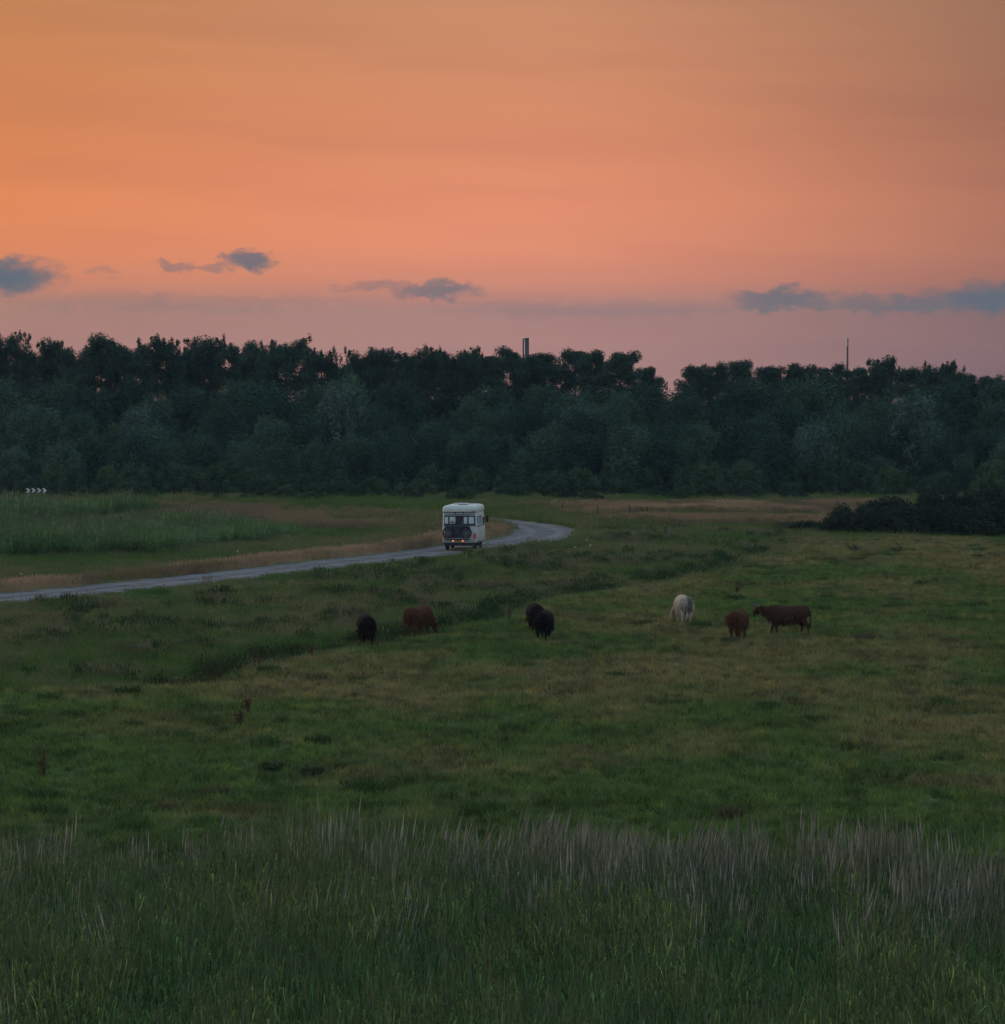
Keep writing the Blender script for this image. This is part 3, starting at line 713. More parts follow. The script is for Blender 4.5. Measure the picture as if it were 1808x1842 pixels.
def shrub(seed, H, Rc, leaves=6000, lumps=26, low=0.06, pointy=0.5, lump=1.0, shoots=4):
    """many stemmed bush: lumps of leaves on spreading stems, full to the ground"""
    g = np.random.default_rng(seed); mb = MB(); pts, ow, tn = [], [], []
    for i in range(6):
        a = i * 1.05 + g.random(); e = np.array((math.cos(a) * Rc * .5, math.sin(a) * Rc * .5, H * (.5 + .3 * g.random())))
        mb.tube([(0.1 * math.cos(a), 0.1 * math.sin(a), -0.1), e * (.4, .4, .5), e], [.06 * H / 5, .04 * H / 5, .012], 5)
    per = leaves // lumps
    for i in range(lumps):
        t = low + (0.90 - low) * ((i + .6) / lumps); prof = (1 - t ** (1.6 + pointy)) ** 0.55
        r = Rc * prof * math.sqrt(0.15 + 0.85 * g.random()) * 0.92; a = i * 2.4 + g.random() * .7
        c = np.array((math.cos(a) * r, math.sin(a) * r, H * t)); s = lump * (0.22 + 0.15 * g.random()) * min(Rc, H * .55)
        k_ = int(per * (0.7 + .6 * g.random())); q = ball(g, k_); tone = g.random()
        pts.append(c + q * (s * 1.15, s * 1.15, s * 1.35)); ow.append(q * 1.2); tn.append(np.full(k_, tone))
        for _ in range(shoots):      # shoots breaking the outline
            d = g.normal(size=3); d[2] = abs(d[2]) + .9; d /= np.linalg.norm(d); tt = g.random((12, 1))
            pts.append(c + d * (s * .7 + tt * s * 1.0) + g.normal(size=(12, 3)) * .05 * s); ow.append(np.tile(d, (12, 1))); tn.append(np.full(12, tone))
    cen, ow, tn = np.concatenate(pts), np.concatenate(ow), np.concatenate(tn); k_ = cen[:, 2] > 0.02
    return mb.mesh('trunk', m_bark, True), (cen[k_], ow[k_], tn[k_]), g

def crown(data, size, up, mat, g, stretch=1.0):
    return leaf_mesh('crown', data[0], size, up, mat, g, stretch, data[1], data[2])

def two_part(name, wood, crown, loc, rz, s, label, cat, group):
    o = empty(name, loc, rz); o.scale = s
    a = bpy.data.objects.new('trunk', wood); link(a, o); b_ = bpy.data.objects.new('crown', crown); link(b_, o)
    return tag(o, label, cat, group)

ORD = ['first', 'second', 'third', 'fourth', 'fifth', 'sixth', 'seventh', 'eighth', 'ninth', 'tenth', 'eleventh', 'twelfth', 'thirteenth', 'fourteenth', 'fifteenth', 'sixteenth', 'seventeenth', 'eighteenth', 'nineteenth', 'twentieth']
ORD += ['twenty-' + o for o in ORD[:9]] + ['thirtieth'] + ['thirty-' + o for o in ORD[:9]] + ['fortieth'] + ['forty-' + o for o in ORD[:9]]

UPR = []; RND = []
for i in range(6):
    wd, cen, g = tall_tree(500 + i, 16, 2.5 + 0.3 * (i % 3), 0.22, 'upright', 36000); UPR.append((wd, crown(cen, 0.105, 0.35, m_tall, g, 1.15)))
for i in range(4):
    wd, cen, g = tall_tree(520 + i, 16, 2.9, 0.24, 'round', 32000); RND.append((wd, crown(cen, 0.112, 0.3, m_tall, g)))
# back row: (px, top py, width scale, kind)
BACK = [(-125, 612, 1, 'u'), (-62, 618, 1, 'u'), (8, 598, 1, 'u'), (58, 622, .9, 'u'), (98, 612, 1, 'u'), (140, 626, .8, 'u'), (186, 600, 1.15, 'u'), (236, 616, .9, 'u'), (284, 605, 1.0, 'u'), (330, 620, .9, 'u'),
        (370, 607, 1.05, 'u'), (430, 614, 1, 'u'), (462, 612, .9, 'u'), (512, 609, 1.05, 'u'), (578, 625, .9, 'u'), (612, 645, .7, 'u'), (652, 628, .95, 'u'), (695, 626, 1.05, 'u'), (740, 627, 1.1, 'u'),
        (786, 625, 1.05, 'u'), (826, 626, .95, 'u'), (872, 622, 1.05, 'r'), (918, 614, 1.05, 'r'), (947, 640, .9, 'u'), (975, 617, 1.1, 'r'), (1035, 612, 1.0, 'r'), (1072, 622, .95, 'r'), (1112, 614, 1.0, 'r'), (1168, 644, .8, 'r'),
        (1250, 644, .85, 'r'), (1288, 643, .9, 'r'), (1326, 631, .9, 'r'), (1392, 641, 1.0, 'r'), (1440, 645, 1.05, 'u'), (1490, 645, 1.05, 'r'), (1540, 646, 1.05, 'r'), (1590, 640, 1.05, 'u'), (1640, 648, 1.05, 'r'), (1690, 650, 1.0, 'u'),
        (1735, 655, 1.0, 'r'), (1782, 660, 1.0, 'r'), (1835, 655, 1, 'u'), (1900, 650, 1, 'r')]
def back_d(px): return 392 + 14 * math.sin(px * 0.021) + 6 * math.sin(px * 0.13)
vis = 0
for i, (px, ty, ws, kd) in enumerate(BACK):
    d = back_d(px); x = (px - 904) / F_PX * d; Ht = EYE + (HOR - ty) / F_PX * d
    wd, cr = (UPR if kd == 'u' else RND)[i % (6 if kd == 'u' else 4)]
    s = Ht / 16.9
    two_part('tall_tree', wd, cr, (x, d, h1(x, d)), i * 1.7, (s * ws * 1.12, s * ws * 1.12, s),
             ('slender dark tree with spiky upright shoots' if kd == 'u' else 'dark tree with a rounded clumpy crown') + f', {ORD[i]} along the skyline from the left', 'tree', 'tall trees along the skyline')
# scrub rows stepping down to the meadow
SHB = {}
for key, (H, Rc, lv, lm, pt, sz) in {'front': (2.6, 1.9, 6500, 16, .2, .075), 'mid': (5.6, 2.6, 14000, 30, .5, .088), 'high': (9.0, 3.0, 18000, 36, .7, .10)}.items():
    SHB[key] = []
    for i in range(5):
        wd, cen, g = shrub(600 + i + 20 * len(SHB), H, Rc, lv, lm, pointy=pt, shoots=9 if key == 'front' else 6, lump=.85 if key == 'front' else 1.0); SHB[key].append((wd, crown(cen, sz, 0.3, m_front if key == 'front' else m_scrub, g)))
g = np.random.default_rng(77)
ROWS = [('front', 303, 6.5, 'small grey green bush standing out before the thicket', lambda px: 888 + 6 * math.sin(px * .02) + 5 * math.sin(px * .05)),
        ('front', 313, 3.3, 'low bush along the foot of the thicket', lambda px: 874 + 9 * math.sin(px * .017 + 1) + 6 * math.sin(px * .06)),
        ('front', 322, 3.1, 'low leafy bush at the front edge of the thicket', lambda px: 862 + 10 * math.sin(px * .013) + 8 * math.sin(px * .041)),
        ('front', 329, 3.4, 'waist high bush just behind the front of the thicket', lambda px: 838 + 10 * math.sin(px * .011 + 2)),
        ('mid', 337, 3.9, 'bushy scrub tree in the lower middle of the thicket', lambda px: 800 + 14 * math.sin(px * .009 + 1)),
        ('mid', 347, 4.0, 'bushy scrub tree in the middle of the thicket', lambda px: 764 + 14 * math.sin(px * .012 + 4)),
        ('high', 358, 4.2, 'tall scrub tree in the upper middle of the thicket', lambda px: 730 + 12 * math.sin(px * .008 + 2)),
        ('high', 370, 4.2, 'tall scrub tree right below the skyline trees', lambda px: 690 + 9 * math.sin(px * .01 + 5))]
for r, (key, d0, sp, txt, top) in enumerate(ROWS):
    hw = 0.1507 * d0 * 1.08 + 3; xs = np.arange(-hw, hw, sp); kx = 0
    j = -1
    for x in xs:
        x += g.normal() * sp * (0.22 if d0 > 318 else .4); d = d0 + g.normal() * (2.2 if d0 > 318 else 3.2); px = 904 + x / d * F_PX
        ty = top(px) + g.normal() * (13 if d0 > 318 else 6)
        if key == 'high': ty = max(ty, 676)
        Ht = EYE - (ty - HOR) / F_PX * d
        if Ht < 0.45 or (d0 == 303 and (px < 330 or px > 1300 or 900 < px < 1000)) or (d0 == 313 and px > 1450): continue
        j += 1
        wd, cr = SHB[key][int(g.integers(0, 5))]; H0 = {'front': 2.6, 'mid': 5.6, 'high': 9.0}[key]
        s = Ht / H0; sw = max(0.5, min(1.35, s * (0.9 + 0.3 * g.random()))) * (1.25 if d0 < 318 else 1)
        two_part('scrub_bush' if key == 'front' else 'scrub_tree', wd, cr, (x, d, h1(x, d) - 0.05), g.random() * 6.28, (sw, sw, s), f'{txt}, {ORD[j]} from the left', 'bush' if key == 'front' else 'tree', f'thicket row {r + 1}')
# pale willows that stand out of the thicket
for i, (px, ty, d, H0, ws, lab) in enumerate([(612, 690, 346, 9, 1.0, 'pale grey green willow rising from the thicket, below the gap in the skyline'),
                                    (1648, 706, 345, 9, 1.1, 'pale grey green willow at the thicket, nearest the dark bramble mound'),
                                    (1465, 768, 338, 6, .8, 'small bluish green bush amid the thicket, beside the pale willow'),
                                    (1040, 726, 350, 8, .9, 'grey green willow in the thicket, under the clumpy skyline trees'), (250, 735, 350, 8, .9, 'grey green willow in the thicket, above the chevron board')]):
    wd, cen, gg = shrub(900 + i, H0, 2.9, 7000, 32, pointy=.9); x = (px - 904) / F_PX * d; Ht = EYE - (ty - HOR) / F_PX * d
    two_part('willow', wd, crown(cen, .13, .5, m_willow, gg, 1.4), (x, d, 0), 0, (ws, ws, Ht / H0), lab, 'willow', None)
# bramble mound on the right
BRM = []
for i in range(3):
    wd, cen, gg = shrub(950 + i, 1.9, 2.2, 12000, 30, low=0.03, pointy=.0, lump=1.45, shoots=1); BRM.append((wd, crown(cen, .07, .0, m_bramble, gg)))
for i, (px, py, ht, wd_) in enumerate([(1452, 957, .75, .8), (1520, 961, 1.35, 1.0), (1580, 963, 1.75, 1.25), (1640, 964, 1.9, 1.3), (1700, 965, 1.95, 1.3), (1765, 966, 2.0, 1.35), (1840, 967, 2.1, 1.4), (1600, 950, 2.1, 1.3), (1690, 950, 2.4, 1.4), (1780, 950, 2.7, 1.4), (1870, 950, 2.7, 1.4), (1530, 952, 1.6, 1.1)]):
    p = ground(px, py); wd, cr = BRM[i % 3]
    two_part('bramble_bush', wd, cr, (p.x, p.y, h1(p.x, p.y)), i * 1.3, (wd_, wd_, ht / 1.9), f'dark bramble bush of the mound, {ORD[i % 7] if i < 7 else ORD[i - 7]} from its tapered end, ' + ('front side' if i < 7 else 'back side'), 'bush', 'bramble mound')

# ------------------------------------------------------------------ camper van
m_white = mat_basic('white_paint', (0.42, 0.435, 0.435), 0.45, 0.5, var=0.05, scale=2)
m_roof = mat_basic('roof_shell', (0.46, 0.47, 0.45), 0.5, 0.4, var=0.07, scale=3)
m_dark = mat_basic('dark_trim', (0.018, 0.020, 0.026), 0.6, 0.3)
m_stripe = mat_basic('blue_stripe', (0.045, 0.065, 0.10), 0.5, 0.4)
m_navy = mat_basic('navy_panel', (0.034, 0.038, 0.052), 0.55, 0.4, var=.3)
m_tyre = mat_basic('tyre_rubber', (0.016, 0.016, 0.018), 0.85, 0.2)
m_rim = mat_basic('wheel_rim', (0.25, 0.25, 0.26), 0.4, 0.5, 0.6)
m_steel = mat_basic('grey_steel', (0.22, 0.23, 0.24), 0.45, 0.5, 0.5)
m_pane = mat_basic('pale_pane', (0.46, 0.50, 0.55), 0.15, 0.6, var=.06, scale=2)  # pale blue-grey gloss colour of the panes
m_glass = mat_basic('dark_glass', (0.03, 0.035, 0.045), 0.05, 0.6)
m_plate = mat_basic('yellow_plate', (0.55, 0.36, 0.06), 0.5, 0.4)
m_ink = mat_basic('plate_ink', (0.02, 0.02, 0.02), 0.6, 0.3)
def lamp_mat(name, col, glow, st):
    m = mat_basic(name, col, 0.25, 0.5); b_ = m.node_tree.nodes['Principled BSDF']
    b_.inputs['Emission Color'].default_value = (*glow, 1); b_.inputs['Emission Strength'].default_value = st
    return m
m_tail = lamp_mat('red_tail_lamp', (0.35, 0.02, 0.02), (1, 0.05, 0.04), 0.012)
m_lit = lamp_mat('lit_rear_lamp', (0.6, 0.15, 0.12), (1.0, 0.30, 0.22), 0.22)

def rrect(wd, y0, y1, z, r=0.08, n=5):
    """rounded rectangle in plan, from y0 (back) to y1 (front)"""
    out = []
    for cx, cy, a0 in ((wd / 2 - r, y1 - r, 0), (-wd / 2 + r, y1 - r, 90), (-wd / 2 + r, y0 + r, 180), (wd / 2 - r, y0 + r, 270)):
        for i in range(n + 1):
            a = R(a0 + 90 * i / n); out.append(Vector((cx + r * math.cos(a), cy + r * math.sin(a), z)))
    return out

vp = ground(827, 991, .262)
VAN_A = R(-5.5)
van = empty('camper_van', (vp.x, vp.y, 0.262), VAN_A)
tag(van, 'old white camper van with bicycles on its back, driving away along the lane', 'camper van')
L = 4.9
MB().loft([rrect(2.00, .04, L, .46), rrect(2.12, 0, L + .05, .56), rrect(2.13, 0, L + .02, 1.25), rrect(2.10, .01, L - .12, 1.55), rrect(2.06, .03, L - .45, 2.20, .09), rrect(2.03, .04, L - .55, 2.34, .1)]).build('body', m_white, van, True)
roof = MB().loft([rrect(2.05, .03, L - .55, 2.30, .1), rrect(2.12, .0, L - .5, 2.36, .1), rrect(2.12, .01, L - .5, 2.56, .12), rrect(2.06, .05, L - .55, 2.66, .15), rrect(1.92, .14, L - .65, 2.73, .2), rrect(1.6, .35, L - .9, 2.765, .25)]).build('roof', m_roof, van, True)
MB().box((0.10, 1.1, 2.79), (.52, .62, .09)).build('roof_hatch', m_steel, roof, bevel=.03)
MB().box((-0.15, 2.7, 2.80), (.9, .6, .07)).build('roof_hatch', m_roof, roof, bevel=.03)
MB().box((0, .002, 2.355), (1.9, .03, .035)).build('gutter_line', m_dark, roof)
MB().box((-0.28, -.004, 2.30), (.05, .06, .16)).build('roof_clip', m_dark, roof)
MB().box((0.22, -.004, 2.30), (.05, .06, .16)).build('roof_clip', m_dark, roof)
MB().box((0.86, -.002, 2.45), (.30, .06, .07)).build('marker_panel', m_steel, roof, bevel=.02)
MB().box((0, .028, 2.235), (1.84, .05, .045)).build('trim_line', m_stripe, van)
# rear window band: dark surround with four pale panes and a dark middle
MB().box((0, .022, 1.86), (1.92, .05, .60)).build('window_surround', m_dark, van, bevel=.02)
for cx, wd in ((-.81, .26), (-.44, .40), (.36, .26), (.72, .38)):
    f = MB().box((cx, -.008, 1.865), (wd, .03, .46)).build('window', m_dark, van, bevel=.03)
    MB().box((cx, -.026, 1.865), (wd - .05, .02, .41)).build('pane', m_pane, f, bevel=.01)
MB().box((0, -.005, 1.555), (2.0, .03, .075)).build('rear_stripe', m_stripe, van)
MB().box((-.14, -.012, 1.08), (1.52, .03, .86)).build('rear_panel', m_navy, van, bevel=.04)
MB().box((0.03, -.06, .55), (2.04, .16, .13)).build('bumper', m_steel, van, bevel=.03)
MB().box((0, .0, .40), (1.9, .1, .17)).build('underride_bar', m_dark, van)
pl = MB().box((-.08, -.151, .60), (.54, .02, .115)).build('number_plate', m_plate, van, bevel=.01)
pk = MB(); 
for i in range(6): pk.box((-.27 + i * .075, -.166, .60), (.045, .008, .07))
pk.build('plate_characters', m_ink, pl)['kind'] = 'stuff'
for cx in (-.40, .20): MB().tube([(cx, -.13, .615), (cx, -.165, .615)], [.055, .05], 12).build('rear_lamp', m_lit, van)['label'] = 'glowing lamp beside the number plate'
for cx in (-.93, .93): MB().box((cx, -.025, .90), (.13, .06, .34)).build('tail_lamp', m_tail, van, bevel=.02)
# sides
for sx_ in (-1, 1):
    for y0, wd in ((.95, 1.1), (2.35, .9)):
        f = MB().box((sx_ * 1.042, y0, 1.86), (.06, wd, .46), Matrix.Rotation(R(sx_ * 3.5), 3, 'Y') if False else None).build('side_window', m_dark, van, bevel=.02)
        MB().box((sx_ * 1.074, y0, 1.86), (.012, wd - .08, .38)).build('pane', m_pane, f)
    MB().box((sx_ * 1.068, 2.2, 1.50), (.012, 4.2, .07)).build('side_stripe', m_stripe, van)
    MB().box((sx_ * 1.07, 1.0, .50), (.02, .95, .16)).build('wheel_arch', m_dark, van)
    f = MB().box((sx_ * 1.05, 3.85, 1.72), (.07, .8, .5)).build('cab_window', m_glass, van, bevel=.03)
    mr = MB().tube([(sx_ * 1.04, 4.25, 1.75), (sx_ * 1.20, 4.28, 1.85)], .018, 6).build('mirror_arm', m_dark, van)
    MB().box((sx_ * 1.25, 4.27, 1.82), (.17, .08, .42)).build('mirror', m_dark, mr, bevel=.03)
MB().box((0, L - .30, 1.85), (1.75, .06, .62), Matrix.Rotation(R(27), 3, 'X')).build('windscreen', m_glass, van, bevel=.03)
for cx in (-.86, .86):
    for cy in (.95, 3.85):
        wh = MB().torus((cx, cy, .33), .235, .10, 'x', 28, 10).build('wheel', m_tyre, van, True)
        MB().tube([(cx - .07, cy, .33), (cx + .07, cy, .33)], .20, 20).build('rim', m_rim, wh)
        MB().box((cx - math.copysign(.03, cx), cy - .36, .34), (.24, .012, .3)).build('mud_flap', m_dark, van)
MB().tube([(-.9, .95, .33), (.9, .95, .33)], .055, 8).build('rear_axle', m_dark, van)
MB().tube([(-.9, 3.85, .33), (.9, 3.85, .33)], .045, 8).build('front_axle', m_dark, van)
MB().tube([(.55, -.05, .36), (.55, .6, .36)], .03, 8).build('exhaust_pipe', m_steel, van)
rk = MB()
for cx in (-.55, .35): rk.tube([(cx, -.01, 1.5), (cx, -.12, 1.45), (cx, -.14, .78), (cx, -.62, .76)], .018, 6)
for cy in (-.27, -.50): rk.box((-.12, cy, .775), (1.7, .07, .03))
rk.build('bicycle_rack', m_steel, van)

def bicycle(name, y, flip, col, label):
    """side on across the rack; local frame of the van"""
    o = empty(name, (0, 0, 0)); o.matrix_world = van.matrix_world if False else Matrix.Translation(van.location) @ Euler((0, 0, VAN_A)).to_matrix().to_4x4() @ Matrix.Translation((-.12, y, .79)) @ Matrix.Rotation(math.pi if flip else 0, 4, 'Z')
    r = .335; a, b_ = (-.52, 0, r), (.53, 0, r); bb = (-.10, 0, .29); st = (-.26, 0, .78); hd = (.36, 0, .80); hb = (.40, 0, .64)
    for p in (a, b_):
        wh = MB().torus(p, r - .02, .022, 'y', 30, 8).build('wheel', m_tyre, o, True)
        sp = MB(); sp.tube([(p[0], -.04, p[2]), (p[0], .04, p[2])], .025, 8)
        for i in range(14):
            q = 6.283 * i / 14; sp.tube([p, (p[0] + (r - .03) * math.cos(q), 0, p[2] + (r - .03) * math.sin(q))], .003, 4)
        sp.build('spokes', m_steel, wh)
        MB().torus(p, r + .02, .012, 'y', 30, 4).build('mudguard', m_dark, o)
    f = MB()
    for p, q in ((bb, st), (bb, hb), (st, hd), (hd, hb), (a, bb), (a, st)): f.tube([p, q], .019, 8)
    f.tube([hb, (.47, 0, .5), b_], .016, 8)
    f.build('frame', col, o)
    MB().tube([hd, (.34, 0, 1.02)], .014, 6).build('handlebar_stem', m_steel, o)
    MB().tube([(.22, -.29, 1.05), (.30, -.2, 1.05), (.36, 0, 1.03), (.30, .2, 1.05), (.22, .29, 1.05)], .014, 6).build('handlebar', m_dark, o)
    MB().tube([st, (-.28, 0, .93)], .013, 6).build('seat_post', m_steel, o)
    MB().tube([(-.42, 0, .95), (-.34, 0, .965), (-.22, 0, .955), (-.14, 0, .95)], [(.07, .03), (.09, .035), (.05, .03), (.02, .02)], 8).build('saddle', m_dark, o, True)
    MB().torus(bb, .085, .008, 'y', 18, 5).build('chain_ring', m_dark, o)
    MB().box((-.52, 0, .72), (.36, .13, .02)).build('luggage_carrier', m_dark, o)
    return tag(o, label, 'bicycle', 'bicycles on the camper')
bicycle('bicycle', -.27, False, mat_basic('dark_blue_frame', (.02, .03, .06), .4, .5), 'dark bicycle on the camper rack, the one against its back wall')
bicycle('bicycle', -.50, True, mat_basic('black_frame', (.015, .018, .018), .4, .5), 'dark bicycle on the camper rack, the outermost one with its wheel showing')

# ------------------------------------------------------------------ cattle
def coat(name, c1, c2, patch=None, warm=None):
    m = bpy.data.materials.new(name); m.use_nodes = True; nt = m.node_tree; k = N(nt); b_ = nt.nodes['Principled BSDF']
    t = k.new('ShaderNodeTexCoord'); mp = k.new('ShaderNodeMapping'); mp.inputs['Scale'].default_value = (9, 9, 3.0); k.link(t.outputs['Object'], mp.inputs[0])
    f = k.noise(mp.outputs[0], 2.2, 5, .65)
    c = k.mix(k.smooth(f, .32, .68), (*c1, 1), (*c2, 1))
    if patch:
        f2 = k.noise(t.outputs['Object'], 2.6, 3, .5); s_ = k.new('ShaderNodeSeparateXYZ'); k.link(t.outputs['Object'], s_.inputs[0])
        # shade and tail on the hindquarter, painted dark into the coat colour
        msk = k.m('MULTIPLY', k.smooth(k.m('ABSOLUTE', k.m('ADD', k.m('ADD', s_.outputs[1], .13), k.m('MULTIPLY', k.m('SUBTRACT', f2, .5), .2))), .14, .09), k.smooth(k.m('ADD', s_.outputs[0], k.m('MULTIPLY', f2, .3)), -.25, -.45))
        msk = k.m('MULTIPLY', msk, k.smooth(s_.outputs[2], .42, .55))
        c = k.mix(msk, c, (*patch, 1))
    k.link(c, b_.inputs['Base Color']); b_.inputs['Roughness'].default_value = .9; b_.inputs['Specular IOR Level'].default_value = .04
    bp_ = k.new('ShaderNodeBump'); bp_.inputs['Strength'].default_value = .8; bp_.inputs['Distance'].default_value = .03
    k.link(f, bp_.inputs['Height']); k.link(bp_.outputs[0], b_.inputs['Normal'])
    return m
m_horn = mat_basic('horn', (.09, .075, .06), .5, .3)

def cow(label, loc, heading, s, mat, neck, head, seed, legs=None, tail_sw=0.0, horn=1.0, bulk=1.0, hair=800):
    """faces +x before turning; NECK: (x,y,z,half height,half width) after the chest; HEAD: (poll, muzzle) points"""
    o = empty('cow', (loc[0], loc[1], h1(*loc) + .03), heading); o.scale = (s, s, s)
    mb = MB(); n = 14
    prof = [(-.83, .97, .06, .07), (-.80, .92, .22, .19), (-.70, .89, .33, .28), (-.45, .85, .36, .31), (-.1, .80, .40, .35), (.25, .80, .42, .35), (.5, .83, .42, .31), (.70, .87, .36, .25), (.82, .90, .27, .19)]
    rings = [[Vector((x, bulk * hw * math.cos(a), z + .04 + .9 * hh * math.sin(a) * (1.0 if math.sin(a) > 0 else 1.0 * (.9 + .1 * bulk)))) for a in (2 * math.pi * i / n for i in range(n))] for x, z, hh, hw in prof]
    mb.loft(rings)
    chest = Vector((.70, 0, .92))
    pts = [chest] + [Vector(p[:3]) for p in neck]; rad = [(.22, .30)] + [(p[4], p[3]) for p in neck]
    poll, muz = Vector(head[0]), Vector(head[1])
    mb.tube(pts + [poll], rad + [(.115, .13)], 12)
    hd = (muz - poll); hl = hd.length; hu = hd.normalized()
    mb.tube([poll - hu * .07, poll, poll + hd * .35, poll + hd * .72, muz, muz + hu * .03], [(.09, .09), (.125, .13), (.105, .125), (.075, .085), (.075, .07), (.05, .045)], 12)
    side = hu.cross(Vector((0, 0, 1))).normalized(); up = side.cross(hu).normalized()
    for q in (-1, 1):   # ears
        e = poll + side * q * .11 - hu * .0; mb.tube([e, e + side * q * .10 - up * .015, e + side * q * .19 - up * .06], [(.03, .05), (.03, .055), (.008, .015)], 6)
    legs = legs or {}
    st = {'hl': 0, 'hr': 0, 'fl': 0, 'fr': 0}; st.update(legs)
    for key, q in (('hl', 1), ('hr', -1)):
        d = st[key]; y = .17 * q * bulk
        mb.tube([(-.55, y, .85), (-.54 + d * .25, y, .62), (-.68 + d * .6, y * .95, .40), (-.66 + d * .9, y * .92, .12), (-.63 + d, y * .92, 0.0)], [(.17, .22), (.12, .16), (.065, .07), (.045, .05), (.06, .065)], 10)
    for key, q in (('fl', 1), ('fr', -1)):
        d = st[key]; y = .16 * q * bulk
        mb.tube([(.55, y, .80), (.53 + d * .15, y, .56), (.56 + d * .5, y * .95, .33), (.55 + d * .9, y * .92, .10), (.58 + d, y * .92, 0.0)], [(.13, .18), (.09, .11), (.06, .065), (.045, .05), (.06, .065)], 10)
    mb.tube([(-.80, 0, 1.08), (-.90, tail_sw * .3, .95), (-.91, tail_sw * .7, .62), (-.89, tail_sw, .38), (-.88, tail_sw, .26)], [.035, .03, .025, .05, .015], 7)
    tmp = bpy.data.objects.new('tmp', mb.mesh('tmp')); C.objects.link(tmp)
    rm = tmp.modifiers.new('r', 'REMESH'); rm.mode = 'VOXEL'; rm.voxel_size = .024
    sm = tmp.modifiers.new('s', 'SMOOTH'); sm.factor = .5; sm.iterations = 4
    dg = bpy.context.evaluated_depsgraph_get(); me = bpy.data.meshes.new_from_object(tmp.evaluated_get(dg)); me.name = 'body'
    bpy.data.objects.remove(tmp)
    me.materials.clear(); me.materials.append(mat)
    for p in me.polygons: p.use_smooth = True
    body = bpy.data.objects.new('body', me); link(body, o)
    # shaggy coat: hanging locks rooted on the flanks, belly, neck and brow
    g_ = np.random.default_rng(seed); V, Fc = [], []
    co = np.empty(len(me.vertices) * 3, np.float32); me.vertices.foreach_get('co', co); co = co.reshape(-1, 3)
    nr = np.empty(len(me.vertices) * 3, np.float32); me.vertices.foreach_get('normal', nr); nr = nr.reshape(-1, 3)
    ok = np.where((co[:, 2] > .42) & (nr[:, 2] < .75))[0]
    for i in g_.choice(ok, hair):
        p, nn_ = co[i], nr[i]; ln = .08 + .10 * g_.random(); t_ = np.cross(nn_, (0, 0, 1)); t_ /= np.linalg.norm(t_) + 1e-6
        e = p + nn_ * .035 + np.array((g_.normal() * .02, g_.normal() * .02, -ln)); m_ = p + nn_ * .04 + np.array((0, 0, -ln * .4)); wq = .022
        k0 = len(V); V += [p - t_ * wq, p + t_ * wq, m_ + t_ * wq * .9, m_ - t_ * wq * .9, e]; Fc += [(k0, k0 + 1, k0 + 2), (k0, k0 + 2, k0 + 3), (k0 + 3, k0 + 2, k0 + 4)]
    hr = bpy.data.objects.new('hair', arr_mesh('hair', np.array(V), np.array(Fc), [mat])); link(hr, o); hr['kind'] = 'stuff'
    if horn:
        for q in (-1, 1):
            b0 = poll + side * q * .09 + up * .07
            MB().tube([b0, b0 + side * q * .14 * horn + up * .01, b0 + side * q * .27 * horn + up * .07 * horn + hu * .10, b0 + side * q * .34 * horn + up * .18 * horn + hu * .20, b0 + side * q * .33 * horn + up * .32 * horn + hu * .26], [.026, .025, .021, .015, .005], 8).build('horn', m_horn, o, True)
    return tag(o, label, 'cow', 'highland cattle on the pasture')

c_black = coat('black_coat', (.005, .005, .006), (.011, .010, .010))
c_blackred = coat('black_rusty_coat', (.006, .006, .006), (.017, .010, .009))
c_red = coat('rust_brown_coat', (.032, .014, .009), (.105, .044, .022))
c_redd = coat('dark_red_coat', (.030, .016, .011), (.068, .032, .020))
c_calf = coat('ginger_coat', (.034, .016, .010), (.095, .040, .020))
c_white = coat('cream_coat', (.24, .205, .16), (.42, .37, .30), patch=(.13, .115, .095))  # the darker tone stands for shade and tail on the rump
walk = [(.95, 0, 1.0, .20, .15), (1.12, 0, 1.05, .16, .125)]
def graze(yb): return [(.95, yb * .3, .86, .19, .15), (1.12, yb * .7, .62, .15, .12)]
AWAY = R(90)
def at(px, py): p = ground(px, py); return (p.x, p.y)
cow('black shaggy cow standing in the ditch sedge, leftmost of the herd', at(659, 1162), AWAY + R(8), .93, c_blackred, graze(.1), ((1.2, .1, .48), (1.28, .12, .10)), 1, {'hl': .05, 'hr': -.05}, .05, horn=.4, bulk=1.1)
cow('rust brown shaggy cow at the ditch, beside the leftmost black cow', at(752, 1150), AWAY - R(25), .98, c_red, graze(-.1), ((1.2, -.1, .46), (1.34, -.14, .10)), 2, {'hl': .06}, .03, horn=0, bulk=1.12)
cow('black cow half hidden, standing behind the other black cow', at(963, 1141), AWAY + R(6), .93, c_blackred, graze(.05), ((1.2, .05, .48), (1.28, .06, .10)), 3, None, .0, horn=0, bulk=1.12)
cow('black cow seen from behind, in front of another black cow', at(979, 1157), AWAY - R(9), .93, c_black, graze(.05), ((1.2, .05, .48), (1.28, .06, .10)), 4, {'hl': .04, 'hr': -.04}, -.03, horn=0, bulk=1.08)
cow('cream white cow with rump shade painted into its coat', at(1230, 1126), AWAY + R(6), .96, c_white, graze(.25), ((1.15, .26, .50), (1.22, .36, .14)), 5, {'hl': -.05, 'hr': .06}, -.02, horn=.3, bulk=1.14)
cow('small ginger brown cow with its head turned sideways, between white and horned cows', at(1328, 1155), AWAY - R(14), .98, c_calf, [(.93, .06, .96, .18, .14), (1.06, .24, .95, .14, .12)], ((1.08, .42, .93), (1.10, .70, .78)), 6, {'hl': .10, 'hr': -.10, 'fl': .12, 'fr': -.06}, -.06, horn=.35, bulk=1.12, hair=600)
